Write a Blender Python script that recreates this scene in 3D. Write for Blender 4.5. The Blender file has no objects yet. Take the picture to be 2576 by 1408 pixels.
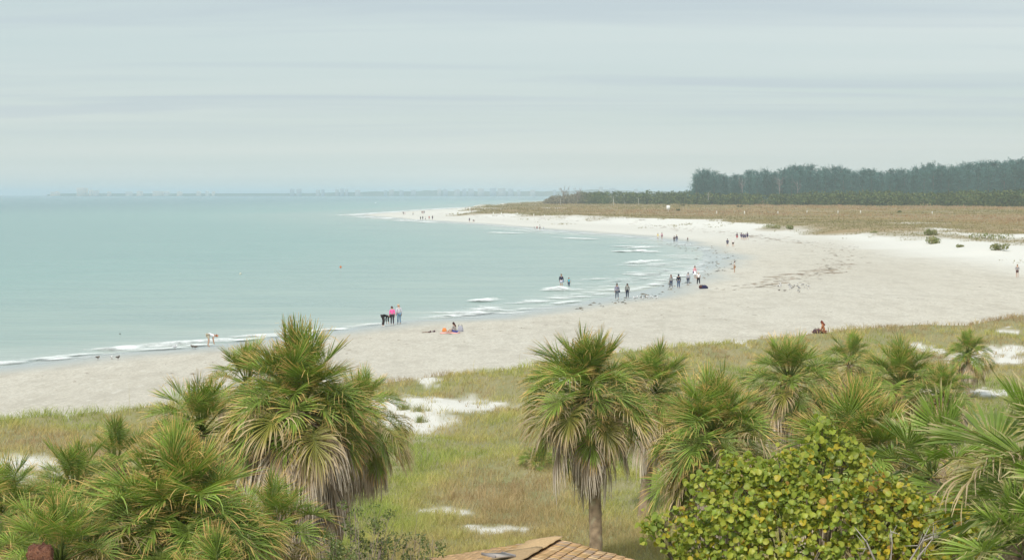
import bpy, bmesh, math, random
import numpy as np
from mathutils import Vector, Matrix
R = math.radians
random.seed(7); rng = np.random.default_rng(7)
SC = bpy.context.scene
COL = SC.collection

# ------------------------------------------------------------------ camera
CZ = 11.5                       # eye height above the sea, on the old battery
FPX = 4696.0; W2, H2 = 2576.0, 1408.0   # focal length and frame of the survey sheet
PITCH = math.atan(216.3 / FPX)
cd = bpy.data.cameras.new('camera'); cam = bpy.data.objects.new('camera', cd); COL.objects.link(cam)
cam.location = (0, 0, CZ); cam.rotation_euler = (math.pi/2 - PITCH, 0, 0)
cd.sensor_width = 36.0; cd.lens = 36.0 * FPX / W2; cd.clip_start = 0.5; cd.clip_end = 80000
SC.camera = cam
# ------------------------------------------------------------------ light
SUN_EL, SUN_AZ = R(47), R(200)          # azimuth clockwise from +Y : behind the camera, a little left
w = bpy.data.worlds.new('World'); SC.world = w; w.use_nodes = True
nt = w.node_tree; nt.nodes.clear()
def N(t, typ, **kw):
    n = t.nodes.new(typ)
    for k, v in kw.items():
        if k.startswith('i_'): n.inputs[k[2:].replace('_', ' ')].default_value = v
        else: setattr(n, k, v)
    return n
def L(t, a, b): t.links.new(a, b)
sky = N(nt, 'ShaderNodeTexSky', sky_type='NISHITA', sun_disc=False, sun_elevation=SUN_EL, sun_rotation=SUN_AZ)
sky.air_density = 1.0; sky.dust_density = 2.0; sky.ozone_density = 1.5
def math_n(t, op, a, b=None, clamp=False):
    n = N(t, 'ShaderNodeMath', operation=op, use_clamp=clamp)
    for i, v in enumerate((a, b)):
        if v is None: continue
        if isinstance(v, (int, float)): n.inputs[i].default_value = v
        else: L(t, v, n.inputs[i])
    return n.outputs[0]
def mixc(t, f, a, b, blend='MIX'):
    n = N(t, 'ShaderNodeMix', data_type='RGBA', blend_type=blend)
    for s, v in ((n.inputs[0], f), (n.inputs[6], a), (n.inputs[7], b)):
        if isinstance(v, (int, float)): s.default_value = v
        elif isinstance(v, (tuple, list)): s.default_value = (*v[:3], 1)
        else: L(t, v, s)
    return n.outputs[2]
def ramp(t, f, stops):
    n = N(t, 'ShaderNodeValToRGB'); r = n.color_ramp
    while len(r.elements) < len(stops): r.elements.new(0.5)
    for e, (p, c) in zip(r.elements, stops):
        e.position = p; e.color = (c, c, c, 1) if isinstance(c, (int, float)) else (*c, 1)
    L(t, f, n.inputs[0]); return n.outputs[0]
def noise(t, vec, scale, detail=4, rough=0.55, dist=0.0):
    n = N(t, 'ShaderNodeTexNoise'); n.inputs['Scale'].default_value = scale
    n.inputs['Detail'].default_value = detail; n.inputs['Roughness'].default_value = rough
    n.inputs['Distortion'].default_value = dist
    L(t, vec, n.inputs['Vector']); return n.outputs['Fac']
tc = N(nt, 'ShaderNodeTexCoord')
sep = N(nt, 'ShaderNodeSeparateXYZ'); L(nt, tc.outputs['Generated'], sep.inputs[0])
zz = math_n(nt, 'ADD', math_n(nt, 'MAXIMUM', sep.outputs[2], 0.0), 0.035)
u = math_n(nt, 'DIVIDE', sep.outputs[0], zz); v = math_n(nt, 'DIVIDE', sep.outputs[1], zz)
cmb = N(nt, 'ShaderNodeCombineXYZ')
L(nt, math_n(nt, 'MULTIPLY', u, 0.26), cmb.inputs[0]); L(nt, math_n(nt, 'MULTIPLY', v, 0.85), cmb.inputs[1])
cmb.inputs[2].default_value = 3.7
s1 = noise(nt, cmb.outputs[0], 1.0, 6, 0.5, 0.6)
streak = ramp(nt, s1, [(0.46, 0.0), (0.62, 1.0)])
cmb2 = N(nt, 'ShaderNodeCombineXYZ')
L(nt, math_n(nt, 'MULTIPLY', u, 0.10), cmb2.inputs[0]); L(nt, math_n(nt, 'MULTIPLY', v, 0.33), cmb2.inputs[1]); cmb2.inputs[2].default_value = 9.1
s2 = ramp(nt, noise(nt, cmb2.outputs[0], 1.0, 4, 0.5), [(0.35, 0.0), (0.7, 1.0)])
low = ramp(nt, sep.outputs[2], [(0.024, 0.0), (0.050, 1.0)])   # the veil is unbroken near the horizon
cloud = mixc(nt, s2, (0.51, 0.61, 0.615), (0.625, 0.69, 0.68))
cloud = mixc(nt, ramp(nt, sep.outputs[2], [(0.0, 0.8), (0.07, 0.0)]), cloud, (0.625, 0.675, 0.625))
cloud = mixc(nt, math_n(nt, 'MULTIPLY', math_n(nt, 'MULTIPLY', streak, low), 0.72), cloud, (0.475, 0.55, 0.595))
cloud10 = mixc(nt, 1.0, cloud, (10, 10, 10), 'MULTIPLY')
skyc = mixc(nt, 0.9, sky.outputs[0], cloud10)
bg = N(nt, 'ShaderNodeBackground'); bg.inputs[1].default_value = 0.1
L(nt, skyc, bg.inputs[0])
wo = N(nt, 'ShaderNodeOutputWorld'); L(nt, bg.outputs[0], wo.inputs[0])

sd_ = bpy.data.lights.new('sun', 'SUN'); sd_.energy = 2.8; sd_.angle = R(6); sd_.color = (1.0, 0.95, 0.86)
so = bpy.data.objects.new('sun', sd_); COL.objects.link(so)
sdir = Vector((math.sin(SUN_AZ)*math.cos(SUN_EL), math.cos(SUN_AZ)*math.cos(SUN_EL), math.sin(SUN_EL)))
so.rotation_euler = sdir.to_track_quat('Z', 'Y').to_euler(); so.location = (0, -20, 60)
SC.view_settings.view_transform = 'Standard'; SC.view_settings.look = 'None'
SC.view_settings.exposure = 0.2; SC.view_settings.gamma = 1.0; SC.view_settings.use_curve_mapping = False
SC.render.engine = 'CYCLES'
SC.cycles.use_denoising = True
SC.cycles.max_bounces = 6; SC.cycles.diffuse_bounces = 3; SC.cycles.glossy_bounces = 2
SC.cycles.transmission_bounces = 3; SC.cycles.volume_bounces = 1; SC.cycles.transparent_max_bounces = 6
SC.cycles.use_adaptive_sampling = True; SC.cycles.adaptive_threshold = 0.02

# ------------------------------------------------------------------ helpers
cp, sp = math.cos(PITCH), math.sin(PITCH)
def ray(px, py):
    a = (px - W2/2)/FPX; b = (H2/2 - py)/FPX
    return np.array([a, cp + b*sp, -sp + b*cp])
def P(px, py, z):
    d = ray(px, py); t = (z - CZ)/d[2]
    return np.array([d[0]*t, d[1]*t, z])
def PD(px, py, dist):
    d = ray(px, py); t = dist/d[1]
    return np.array([d[0]*t, dist, CZ + d[2]*t])
def proj(x, y, z):
    zc = z - CZ
    f = y*cp - zc*sp; up = y*sp + zc*cp
    f = np.maximum(f, 1e-3)
    return W2/2 + FPX*x/f, H2/2 - FPX*up/f
def sstep(a, b, x):
    t = np.clip((x-a)/(b-a), 0, 1); return t*t*(3-2*t)
def _h(ix, iy, s):
    n = (ix.astype(np.int64)*374761393 + iy.astype(np.int64)*668265263 + s*982451653) & 0x7fffffff
    n = ((n ^ (n >> 13))*1274126177) & 0x7fffffff
    n = ((n ^ (n >> 16))*668265263) & 0x7fffffff
    return (n & 0xffff)/65535.0
def vn(x, y, s=0):
    x = np.asarray(x, float); y = np.asarray(y, float)
    ix = np.floor(x); iy = np.floor(y); fx = x-ix; fy = y-iy
    fx = fx*fx*(3-2*fx); fy = fy*fy*(3-2*fy)
    a = _h(ix, iy, s); b = _h(ix+1, iy, s); c = _h(ix, iy+1, s); d = _h(ix+1, iy+1, s)
    return a + (b-a)*fx + (c-a)*fy + (a-b-c+d)*fx*fy
def fbm(x, y, s=0, o=4):
    t = 0; a = 0.5; k = 1.0; n = 0
    for i in range(o):
        t = t + a*vn(np.asarray(x)*k, np.asarray(y)*k, s+i*17); n += a; a *= 0.5; k *= 2.03
    return t/n
def poly_sd(x, y, poly):
    """signed distance to a closed polygon, positive inside"""
    x = np.asarray(x, float); y = np.asarray(y, float)
    d2 = np.full(x.shape, 1e30); ins = np.zeros(x.shape, bool)
    n = len(poly)
    for i in range(n):
        x0, y0 = poly[i]; x1, y1 = poly[(i+1) % n]
        ex, ey = x1-x0, y1-y0; ll = ex*ex+ey*ey+1e-12
        t = np.clip(((x-x0)*ex+(y-y0)*ey)/ll, 0, 1)
        d2 = np.minimum(d2, (x-x0-t*ex)**2+(y-y0-t*ey)**2)
        c = ((y0 > y) != (y1 > y))
        with np.errstate(divide='ignore', invalid='ignore'):
            xi = x0 + (y-y0)*ex/(ey if abs(ey) > 1e-12 else 1e-12)
        ins ^= c & (x < xi)
    d = np.sqrt(d2); return np.where(ins, d, -d)
def spline(pts, n=6):
    """Catmull-Rom through the points"""
    p = np.array(pts, float); q = np.vstack([2*p[0]-p[1], p, 2*p[-1]-p[-2]]); out = []
    for i in range(1, len(q)-2):
        for k in range(n):
            t = k/n
            out.append(0.5*((2*q[i])+(-q[i-1]+q[i+1])*t+(2*q[i-1]-5*q[i]+4*q[i+1]-q[i+2])*t*t+(-q[i-1]+3*q[i]-3*q[i+1]+q[i+2])*t**3))
    out.append(p[-1]); return np.array(out)

def mesh_np(name, V, faces, cols=None, smooth=False, attrs=None):
    V = np.asarray(V, np.float32)
    if not isinstance(faces, list): faces = [faces]
    faces = [np.asarray(f, np.int32) for f in faces if len(f)]
    me = bpy.data.meshes.new(name)
    nl = sum(f.size for f in faces); nf = sum(len(f) for f in faces)
    me.vertices.add(len(V)); me.vertices.foreach_set('co', V.ravel())
    me.loops.add(nl); me.loops.foreach_set('vertex_index', np.concatenate([f.ravel() for f in faces]))
    tot = np.concatenate([np.full(len(f), f.shape[1], np.int32) for f in faces])
    st = np.zeros(nf, np.int32); st[1:] = np.cumsum(tot)[:-1]
    me.polygons.add(nf); me.polygons.foreach_set('loop_start', st)
    try: me.polygons.foreach_set('loop_total', tot)
    except Exception: pass
    if smooth: me.polygons.foreach_set('use_smooth', np.ones(nf, bool))
    if cols is not None:
        c = np.ones((len(V), 4), np.float32); c[:, :3] = np.asarray(cols)[:, :3]
        at = me.attributes.new('Col', 'FLOAT_COLOR', 'POINT'); at.data.foreach_set('color', c.ravel())
    for k, a in (attrs or {}).items():
        at = me.attributes.new(k, 'FLOAT', 'POINT'); at.data.foreach_set('value', np.asarray(a, np.float32).ravel())
    me.update(calc_edges=True); me.validate()
    return me
class MB:
    """collects simple pieces into one mesh"""
    def __init__(s): s.v = []; s.q = []; s.t = []; s.c = []; s.n = 0
    def add(s, V, quads=(), tris=(), col=(1, 1, 1)):
        V = np.asarray(V, float)
        s.v.append(V); c = np.asarray(col, float)
        s.c.append(np.tile(c, (len(V), 1)) if c.ndim == 1 else c)
        if len(quads): s.q.append(np.asarray(quads, int)+s.n)
        if len(tris): s.t.append(np.asarray(tris, int)+s.n)
        s.n += len(V)
    def box(s, lo, hi, col=(1, 1, 1), M=None):
        V = np.array([[x, y, z] for x in (lo[0], hi[0]) for y in (lo[1], hi[1]) for z in (lo[2], hi[2])], float)
        if M is not None: V = V @ np.array(M)[:3, :3].T + np.array(M)[:3, 3]
        s.add(V, [(0, 1, 3, 2), (4, 6, 7, 5), (0, 4, 5, 1), (2, 3, 7, 6), (0, 2, 6, 4), (1, 5, 7, 3)], col=col)
    def tube(s, pts, rad, k=6, col=(1, 1, 1), cap=True):
        pts = np.asarray(pts, float); n = len(pts); rad = np.broadcast_to(rad, (n,))
        T = np.gradient(pts, axis=0); T /= np.linalg.norm(T, axis=1)[:, None]+1e-9
        up = np.array([0, 0, 1.0]) if abs(T[0][2]) < 0.9 else np.array([1.0, 0, 0])
        V = []
        for i in range(n):
            a = np.cross(T[i], up); a /= np.linalg.norm(a)+1e-9; b = np.cross(T[i], a)
            for j in range(k):
                th = 2*math.pi*j/k; V.append(pts[i]+rad[i]*(a*math.cos(th)+b*math.sin(th)))
        Q = [(i*k+j, i*k+(j+1) % k, (i+1)*k+(j+1) % k, (i+1)*k+j) for i in range(n-1) for j in range(k)]
        Tt = []
        if cap:
            V += [pts[0], pts[-1]]; b0 = n*k
            Tt = [(b0, (j+1) % k, j) for j in range(k)] + [(b0+1, (n-1)*k+j, (n-1)*k+(j+1) % k) for j in range(k)]
        c = np.asarray(col, float)
        if c.ndim == 2: c = np.vstack([np.repeat(c, k, axis=0), c[:1], c[-1:]])[:len(V)]
        s.add(V, Q, Tt, c)
    def ell(s, c, r, nu=8, nv=6, col=(1, 1, 1), M=None):
        V = [(0, 0, -1)]
        for i in range(1, nv):
            ph = -math.pi/2+math.pi*i/nv
            for j in range(nu):
                th = 2*math.pi*j/nu; V.append((math.cos(ph)*math.cos(th), math.cos(ph)*math.sin(th), math.sin(ph)))
        V.append((0, 0, 1)); V = np.array(V)*np.array(r)
        if M is not None: V = V @ np.array(M)[:3, :3].T
        V = V+np.array(c)
        Q = [(1+i*nu+j, 1+i*nu+(j+1) % nu, 1+(i+1)*nu+(j+1) % nu, 1+(i+1)*nu+j) for i in range(nv-2) for j in range(nu)]
        l = len(V)-1
        T = [(0, 1+(j+1) % nu, 1+j) for j in range(nu)]+[(l, 1+(nv-2)*nu+j, 1+(nv-2)*nu+(j+1) % nu) for j in range(nu)]
        s.add(V, Q, T, col)
    def mesh(s, name, smooth=False):
        f = []
        if s.q: f.append(np.vstack(s.q))
        if s.t: f.append(np.vstack(s.t))
        return mesh_np(name, np.vstack(s.v), f, np.vstack(s.c), smooth)
def obj(name, me, mat=None, parent=None, loc=None, rot=None, scale=None):
    o = bpy.data.objects.new(name, me)
    COL.objects.link(o)
    if mat is not None and me is not None and not me.materials: me.materials.append(mat)
    if parent is not None: o.parent = parent
    if loc is not None: o.location = [float(a) for a in loc]
    if rot is not None: o.rotation_euler = rot
    if scale is not None: o.scale = (scale,)*3 if isinstance(scale, (int, float)) else scale
    return o
def tag(o, label=None, cat=None, group=None, kind=None):
    if label: o['label'] = label
    if cat: o['category'] = cat
    if group: o['group'] = group
    if kind: o['kind'] = kind
    return o
def thing(name, label, cat, loc, rz=0.0, group=None):
    o = obj(name, None, loc=loc, rot=(0, 0, rz)); o.empty_display_size = 0.2
    return tag(o, label, cat, group)

# ------------------------------------------------------------------ materials
def newmat(name):
    m = bpy.data.materials.new(name); m.use_nodes = True; t = m.node_tree
    t.nodes.clear(); out = N(t, 'ShaderNodeOutputMaterial'); return m, t, out
def bsdf(t, out, col, rough=0.8, spec=0.3, normal=None):
    b = N(t, 'ShaderNodeBsdfPrincipled'); b.inputs['Roughness'].default_value = rough
    b.inputs['Specular IOR Level'].default_value = spec
    if isinstance(col, tuple): b.inputs['Base Color'].default_value = (*col[:3], 1)
    else: L(t, col, b.inputs['Base Color'])
    if normal is not None: L(t, normal, b.inputs['Normal'])
    L(t, b.outputs[0], out.inputs[0]); return b
def bump(t, h, strength, dist):
    b = N(t, 'ShaderNodeBump'); b.inputs['Strength'].default_value = strength; b.inputs['Distance'].default_value = dist
    L(t, h, b.inputs['Height']); return b.outputs[0]
def attr(t, n): 
    a = N(t, 'ShaderNodeAttribute'); a.attribute_name = n; return a
def plain(name, col, rough=0.75, spec=0.3, var=0.12, scale=14.0):
    m, t, out = newmat(name); tcn = N(t, 'ShaderNodeTexCoord')
    n = noise(t, tcn.outputs['Object'], scale, 4)
    c = mixc(t, n, tuple(x*(1-var) for x in col), tuple(min(1, x*(1+var)) for x in col))
    bsdf(t, out, c, rough, spec); return m
def colmat(name, rough=0.8, spec=0.2, objvar=0.0, trans=0.0, nscale=None):
    """colour from the mesh's own Col attribute, some variation from one copy to the next"""
    m, t, out = newmat(name); c = attr(t, 'Col').outputs['Color']
    if objvar:
        oi = N(t, 'ShaderNodeObjectInfo')
        f = N(t, 'ShaderNodeMapRange'); L(t, oi.outputs['Random'], f.inputs[0])
        f.inputs[3].default_value = 1-objvar; f.inputs[4].default_value = 1+objvar
        g = N(t, 'ShaderNodeCombineColor')
        for i in range(3): L(t, f.outputs[0], g.inputs[i])
        c = mixc(t, 1.0, c, g.outputs[0], 'MULTIPLY')
    if nscale:
        tcn = N(t, 'ShaderNodeTexCoord'); nz = noise(t, tcn.outputs['Object'], nscale, 4)
        c = mixc(t, 1.0, c, ramp(t, nz, [(0.3, 0.78), (0.7, 1.15)]), 'MULTIPLY')
    b = bsdf(t, out, c, rough, spec)
    if trans:
        tr = N(t, 'ShaderNodeBsdfTranslucent'); L(t, mixc(t, 1.0, c, (1.15, 1.2, 0.7), 'MULTIPLY'), tr.inputs[0])
        mx = N(t, 'ShaderNodeMixShader'); mx.inputs[0].default_value = trans
        L(t, b.outputs[0], mx.inputs[1]); L(t, tr.outputs[0], mx.inputs[2]); L(t, mx.outputs[0], out.inputs[0])
    return m
M_frond = colmat('palm_frond', 0.5, 0.4, 0.28, 0.22)
M_dead = colmat('dead_frond', 0.9, 0.1, 0.2, 0.12)
M_grass = colmat('grass', 0.9, 0.1, 0, 0.25)
M_scrub = colmat('scrub', 0.95, 0.05, 0.1, 0.15)
M_generic = colmat('coloured', 0.8, 0.2, 0)
M_trunk = colmat('bark', 0.95, 0.1, 0.1, 0, 9.0)
M_leaf = colmat('sea_grape_leaf', 0.42, 0.4, 0.12, 0.38)
M_foam = plain('foam', (0.86, 0.88, 0.88), 0.8, 0.2, 0.05, 3)
M_wood = colmat('shingle_wood', 0.9, 0.1, 0.14, 0, 25.0)

# ------------------------------------------------------------------ terrain
shore_px = [(-900, 985), (-400, 958), (0, 920), (200, 893), (430, 877), (520, 868), (700, 847), (850, 828), (1000, 810), (1150, 800), (1250, 788),
            (1350, 774), (1450, 760), (1550, 742), (1650, 715), (1720, 692), (1765, 668), (1782, 648), (1765, 630), (1710, 614), (1620, 600),
            (1500, 590), (1400, 583), (1300, 574), (1200, 565), (1100, 558), (1000, 552), (930, 546), (888, 541.5), (905, 538), (960, 534.5),
            (1060, 529), (1180, 521.5), (1290, 512), (1400, 505)]
shore = spline([P(a, b, 0)[:2] for a, b in shore_px], 5)
land = [tuple(p) for p in shore] + [(900, 4200), (6000, 5200), (9000, 3000), (9000, -400), (-400, -400), (-400, 80)]
crest_px = [(-900, 1085), (-400, 1065), (0, 1032), (200, 1012), (400, 992), (600, 968), (800, 950), (950, 937), (1100, 922), (1300, 905), (1450, 885), (1600, 866),
            (1750, 850), (1900, 834), (2050, 820), (2200, 812), (2300, 800), (2420, 800), (2576, 780), (3000, 750), (3400, 725)]
_cr = np.array([P(a, b, 2.35) for a, b in crest_px])
def crest_y(x): return np.interp(x, _cr[:, 0], _cr[:, 1])
far_px = [(1172, 533), (1300, 541), (1400, 544), (1500, 547), (1570, 553), (1650, 553), (1740, 562), (1800, 560), (1930, 570), (2000, 568), (2100, 577), (2180, 577), (2280, 588), (2340, 605),
          (2400, 598), (2460, 612), (2500, 622), (2576, 617), (2800, 650), (3200, 690)]
fare = [tuple(P(a, b, 2.3)[:2]) for a, b in far_px]
farpoly = fare + [(700, 210), (6000, 150), (6000, 5000), (900, 3900)] + [tuple(P(a, b, 1.0)[:2]) for a, b in [(1400, 506.5), (1290, 514), (1200, 522)]]
def parts_at(x, y):
    x = np.asarray(x, float); y = np.asarray(y, float)
    s = poly_sd(x, y, land)
    wob = (fbm(x*0.12, y*0.05, 5, 3)-0.5)*5.0*sstep(90, 160, y)
    s = s + wob
    d = crest_y(x) - y + (fbm(x*0.16, y*0.16, 9, 3)-0.5)*5.0
    f = poly_sd(x, y, farpoly) + (fbm(x*0.05, y*0.02, 21, 4)-0.5)*26.0*np.clip(y/600, 0.5, 1.5)
    return s, d, f
def H(x, y, sdf=None):
    s, d, f = parts_at(x, y) if sdf is None else sdf
    x = np.asarray(x, float); y = np.asarray(y, float)
    z = np.where(s > 0, 1.15*(1-np.exp(-np.maximum(s, 0)/24.0)), np.maximum(s*0.035, -3.0))
    z = z + sstep(4, 30, s)*(fbm(x*0.09, y*0.05, 31, 3)-0.5)*0.16
    near = sstep(-6.5, 1.5, d)
    hum = fbm(x*0.22, y*0.15, 41, 4)
    crest = np.exp(-((d-3)/5.0)**2)*0.25
    zn = 1.75 + (hum-0.5)*0.9*sstep(0, 6, d) + crest + 0.25*sstep(20, 60, d)
    z = z*(1-near) + zn*near
    fr = sstep(-9, 6, f)
    zf = 2.2 + (fbm(x*0.04, y*0.02, 51, 4)-0.5)*1.5 + 0.9*sstep(20, 260, f)
    z = np.where(d < -8, z*(1-fr) + zf*fr, z)
    return z
def Hs(x, y): return float(H(np.array([x]), np.array([y]))[0])
_ts = np.geomspace(28, 4000, 3000)
def hit(px, py):
    d = ray(px, py); d = d/d[1]
    x = d[0]*_ts; y = _ts; z = CZ + d[2]*_ts
    g = np.maximum(H(x, y), -0.02)
    k = int(np.argmax(z < g))
    if k == 0: return np.array([x[-1], y[-1], g[-1]])
    a = (z[k-1]-g[k-1])/((z[k-1]-g[k-1])-(z[k]-g[k])+1e-9); t = _ts[k-1]+(_ts[k]-_ts[k-1])*a
    return np.array([d[0]*t, t, Hs(d[0]*t, t)])
# bare sand among the dune grass
patches = [(1075, 1020, 150, 22), (1045, 1058, 100, 40), (1190, 1022, 100, 11), (1100, 1286, 66, 8), (1240, 1330, 60, 12), (1325, 1337, 30, 9),
           (50, 1165, 110, 22), (20, 1200, 60, 14), (160, 1195, 50, 12), (285, 1028, 18, 8), (165, 1042, 22, 8), (1080, 955, 34, 10), (1870, 860, 26, 7),
           (2520, 882, 75, 13), (2450, 905, 60, 18), (2330, 880, 40, 8), (2540, 905, 60, 12), (2480, 985, 70, 7), (2330, 1000, 40, 26), (2310, 870, 25, 6),
           (1790, 1290, 16, 8), (1660, 1180, 40, 4), (1430, 960, 20, 5), (2540, 830, 24, 6)]
def patch_mask(x, y, z):
    px, py = proj(x, y, z); px = px + (fbm(x*1.6, y*1.0, 61, 4)-0.5)*90; py = py + (fbm(x*1.6, y*1.0, 71, 4)-0.5)*26
    m = np.zeros_like(px)
    for a, b, rx, ry in patches:
        m = np.maximum(m, 1-sstep(0.6, 1.4, np.sqrt(((px-a)/rx)**2+((py-b)/ry)**2)))
    return m
def veg_near(x, y, z, d):
    return sstep(-1.5, 1.0, d)*(1-patch_mask(x, y, z))
def veg_far(x, y, f):
    n = fbm(x*0.035, y*0.012, 81, 4)
    return sstep(-2, 16, f + (n-0.5)*60)*sstep(0.18, 0.34, n + 0.25*sstep(30, 120, f))
# polar sheet, fine inside the view and coarser beside it
az = np.concatenate([np.linspace(-55, -19, 40, endpoint=False), np.linspace(-19, 19, 620, endpoint=False), np.linspace(19, 55, 41)])
rr = np.concatenate([np.geomspace(6, 30, 12, endpoint=False), np.geomspace(30, 2600, 430, endpoint=False), np.geomspace(2600, 27500, 26)])
A, RR = np.meshgrid(np.radians(az), rr)
GX = RR*np.sin(A); GY = RR*np.cos(A)
gx, gy = GX.ravel(), GY.ravel()
sdf = parts_at(gx, gy)
gz = H(gx, gy, sdf)
gz = np.where(gy > 9000, np.maximum(gz, -3), gz)
na, nr = len(az), len(rr)
ii, jj = np.meshgrid(np.arange(nr-1), np.arange(na-1), indexing='ij')
base = (ii*na+jj).ravel()
quads = np.stack([base, base+1, base+na+1, base+na], 1)
wet = 1-sstep(0.5, 10.0, sdf[0] + (fbm(gx*0.05, gy*0.03, 91, 3)-0.5)*6)
vegn = veg_near(gx, gy, gz, sdf[1])
vegf = veg_far(gx, gy, sdf[2])*(sdf[1] < -8)
damp = np.exp(-((sdf[0]-24)/14.0)**2)
face = np.maximum.reduce([sstep(-26, -4, sdf[2])*(sdf[1] < -8), 0.85*sstep(-110, -30, sdf[2])*sstep(330, 520, gy)*(1-wet), patch_mask(gx, gy, gz)*(sdf[1] > -2)*0.9])
me = mesh_np('ground', np.stack([gx, gy, gz], 1), quads, None, True,
             {'wet': wet, 'vegn': vegn, 'vegf': vegf, 'damp': damp, 'face': face})
m, t, out = newmat('beach_sand')
geo = N(t, 'ShaderNodeNewGeometry'); pos = geo.outputs['Position']
mp = N(t, 'ShaderNodeMapping'); mp.inputs['Scale'].default_value = (1.0, 0.28, 1.0); L(t, pos, mp.inputs[0])
nbig = noise(t, mp.outputs[0], 0.05, 5, 0.6); nmid = noise(t, mp.outputs[0], 0.55, 5, 0.65); nfine = noise(t, pos, 6.0, 3, 0.7)
dry = mixc(t, ramp(t, nbig, [(0.32, 0), (0.7, 1)]), (0.62, 0.57, 0.485), (0.73, 0.685, 0.60))
dry = mixc(t, ramp(t, nmid, [(0.34, 0.75), (0.54, 0.0)]), dry, (0.50, 0.455, 0.385))
dry = mixc(t, ramp(t, nfine, [(0.40, 0.7), (0.55, 0)]), dry, (0.40, 0.365, 0.305))
nfoot = noise(t, mp.outputs[0], 2.3, 3, 0.6)
dry = mixc(t, ramp(t, nfoot, [(0.36, 0.5), (0.45, 0)]), dry, (0.47, 0.425, 0.35))
dry = mixc(t, ramp(t, nfoot, [(0.58, 0), (0.68, 0.5)]), dry, (0.72, 0.69, 0.62))
dry = mixc(t, attr(t, 'face').outputs['Fac'], dry, (0.72, 0.70, 0.65))
dry = mixc(t, math_n(t, 'MULTIPLY', attr(t, 'damp').outputs['Fac'], math_n(t, 'MULTIPLY', nbig, 0.4)), dry, (0.47, 0.445, 0.39))
wetc = mixc(t, attr(t, 'wet').outputs['Fac'], dry, (0.41, 0.44, 0.43))
lit = mixc(t, ramp(t, nmid, [(0.3, 0), (0.65, 1)]), (0.34, 0.29, 0.155), (0.23, 0.235, 0.095))
c1 = mixc(t, math_n(t, 'MULTIPLY', attr(t, 'vegn').outputs['Fac'], ramp(t, nfine, [(0.2, 0.6), (0.5, 1)])), wetc, lit)
mpf = N(t, 'ShaderNodeMapping'); mpf.inputs['Scale'].default_value = (0.5, 1.0, 1.0); L(t, pos, mpf.inputs[0])
nf1 = noise(t, mpf.outputs[0], 0.012, 5, 0.6); nf2 = noise(t, pos, 0.09, 5, 0.7)
farc = mixc(t, ramp(t, nf1, [(0.38, 0), (0.62, 1)]), (0.27, 0.225, 0.12), (0.37, 0.265, 0.155))
farc = mixc(t, ramp(t, nf2, [(0.45, 0), (0.7, 0.7)]), farc, (0.20, 0.20, 0.09))
c2 = mixc(t, attr(t, 'vegf').outputs['Fac'], c1, farc)
hgt = math_n(t, 'ADD', math_n(t, 'MULTIPLY', nmid, 0.7), math_n(t, 'MULTIPLY', nfine, 0.3))
b = bsdf(t, out, c2, 0.9, 0.2, bump(t, hgt, 0.8, 0.2))
rg = N(t, 'ShaderNodeMapRange'); L(t, attr(t, 'wet').outputs['Fac'], rg.inputs[0]); rg.inputs[3].default_value = 0.95; rg.inputs[4].default_value = 0.2
L(t, rg.outputs[0], b.inputs['Roughness'])
ground = tag(obj('ground', me, m), kind='structure')

# ------------------------------------------------------------------ water
wsel = (sdf[0] < 30)
wq = quads[wsel[quads].any(1)]
wave = (fbm(gx*0.11, gy*0.05, 111, 3)-0.5)*0.10*sstep(-1, -12, sdf[0])
depth = np.clip(-np.where(sdf[0] > 0, 0, sdf[0]*0.035), 0, 3)
me = mesh_np('sea_water', np.stack([gx, gy, wave], 1), wq, None, True, {'depth': depth, 'off': np.clip(-sdf[0], 0, 400)})
m, t, out = newmat('sea')
geo = N(t, 'ShaderNodeNewGeometry'); pos = geo.outputs['Position']
mp = N(t, 'ShaderNodeMapping'); mp.inputs['Scale'].default_value = (0.35, 1.0, 1.0); mp.inputs['Rotation'].default_value = (0, 0, R(12)); L(t, pos, mp.inputs[0])
n1 = noise(t, mp.outputs[0], 0.9, 4, 0.6); n2 = noise(t, mp.outputs[0], 0.02, 5, 0.6); n3 = noise(t, mp.outputs[0], 0.16, 4, 0.6)
dep = ramp(t, math_n(t, 'DIVIDE', attr(t, 'off').outputs['Fac'], 400.0), [(0.0, (0.54, 0.56, 0.49)), (0.03, (0.34, 0.43, 0.37)), (0.22, (0.20, 0.365, 0.32)), (1.0, (0.06, 0.185, 0.20))])
cw = mixc(t, ramp(t, n2, [(0.35, 0.0), (0.7, 0.28)]), dep, (0.11, 0.235, 0.235))
cw = mixc(t, ramp(t, n3, [(0.4, 0.0), (0.7, 0.4)]), cw, (0.13, 0.25, 0.25))
hw = math_n(t, 'ADD', math_n(t, 'MULTIPLY', n1, 0.35), math_n(t, 'MULTIPLY', n3, 1.0))
b = bsdf(t, out, cw, 0.2, 0.4, bump(t, hw, 0.8, 0.5))
b.inputs['IOR'].default_value = 1.33
tag(obj('sea_water', me, m), kind='structure')

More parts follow.
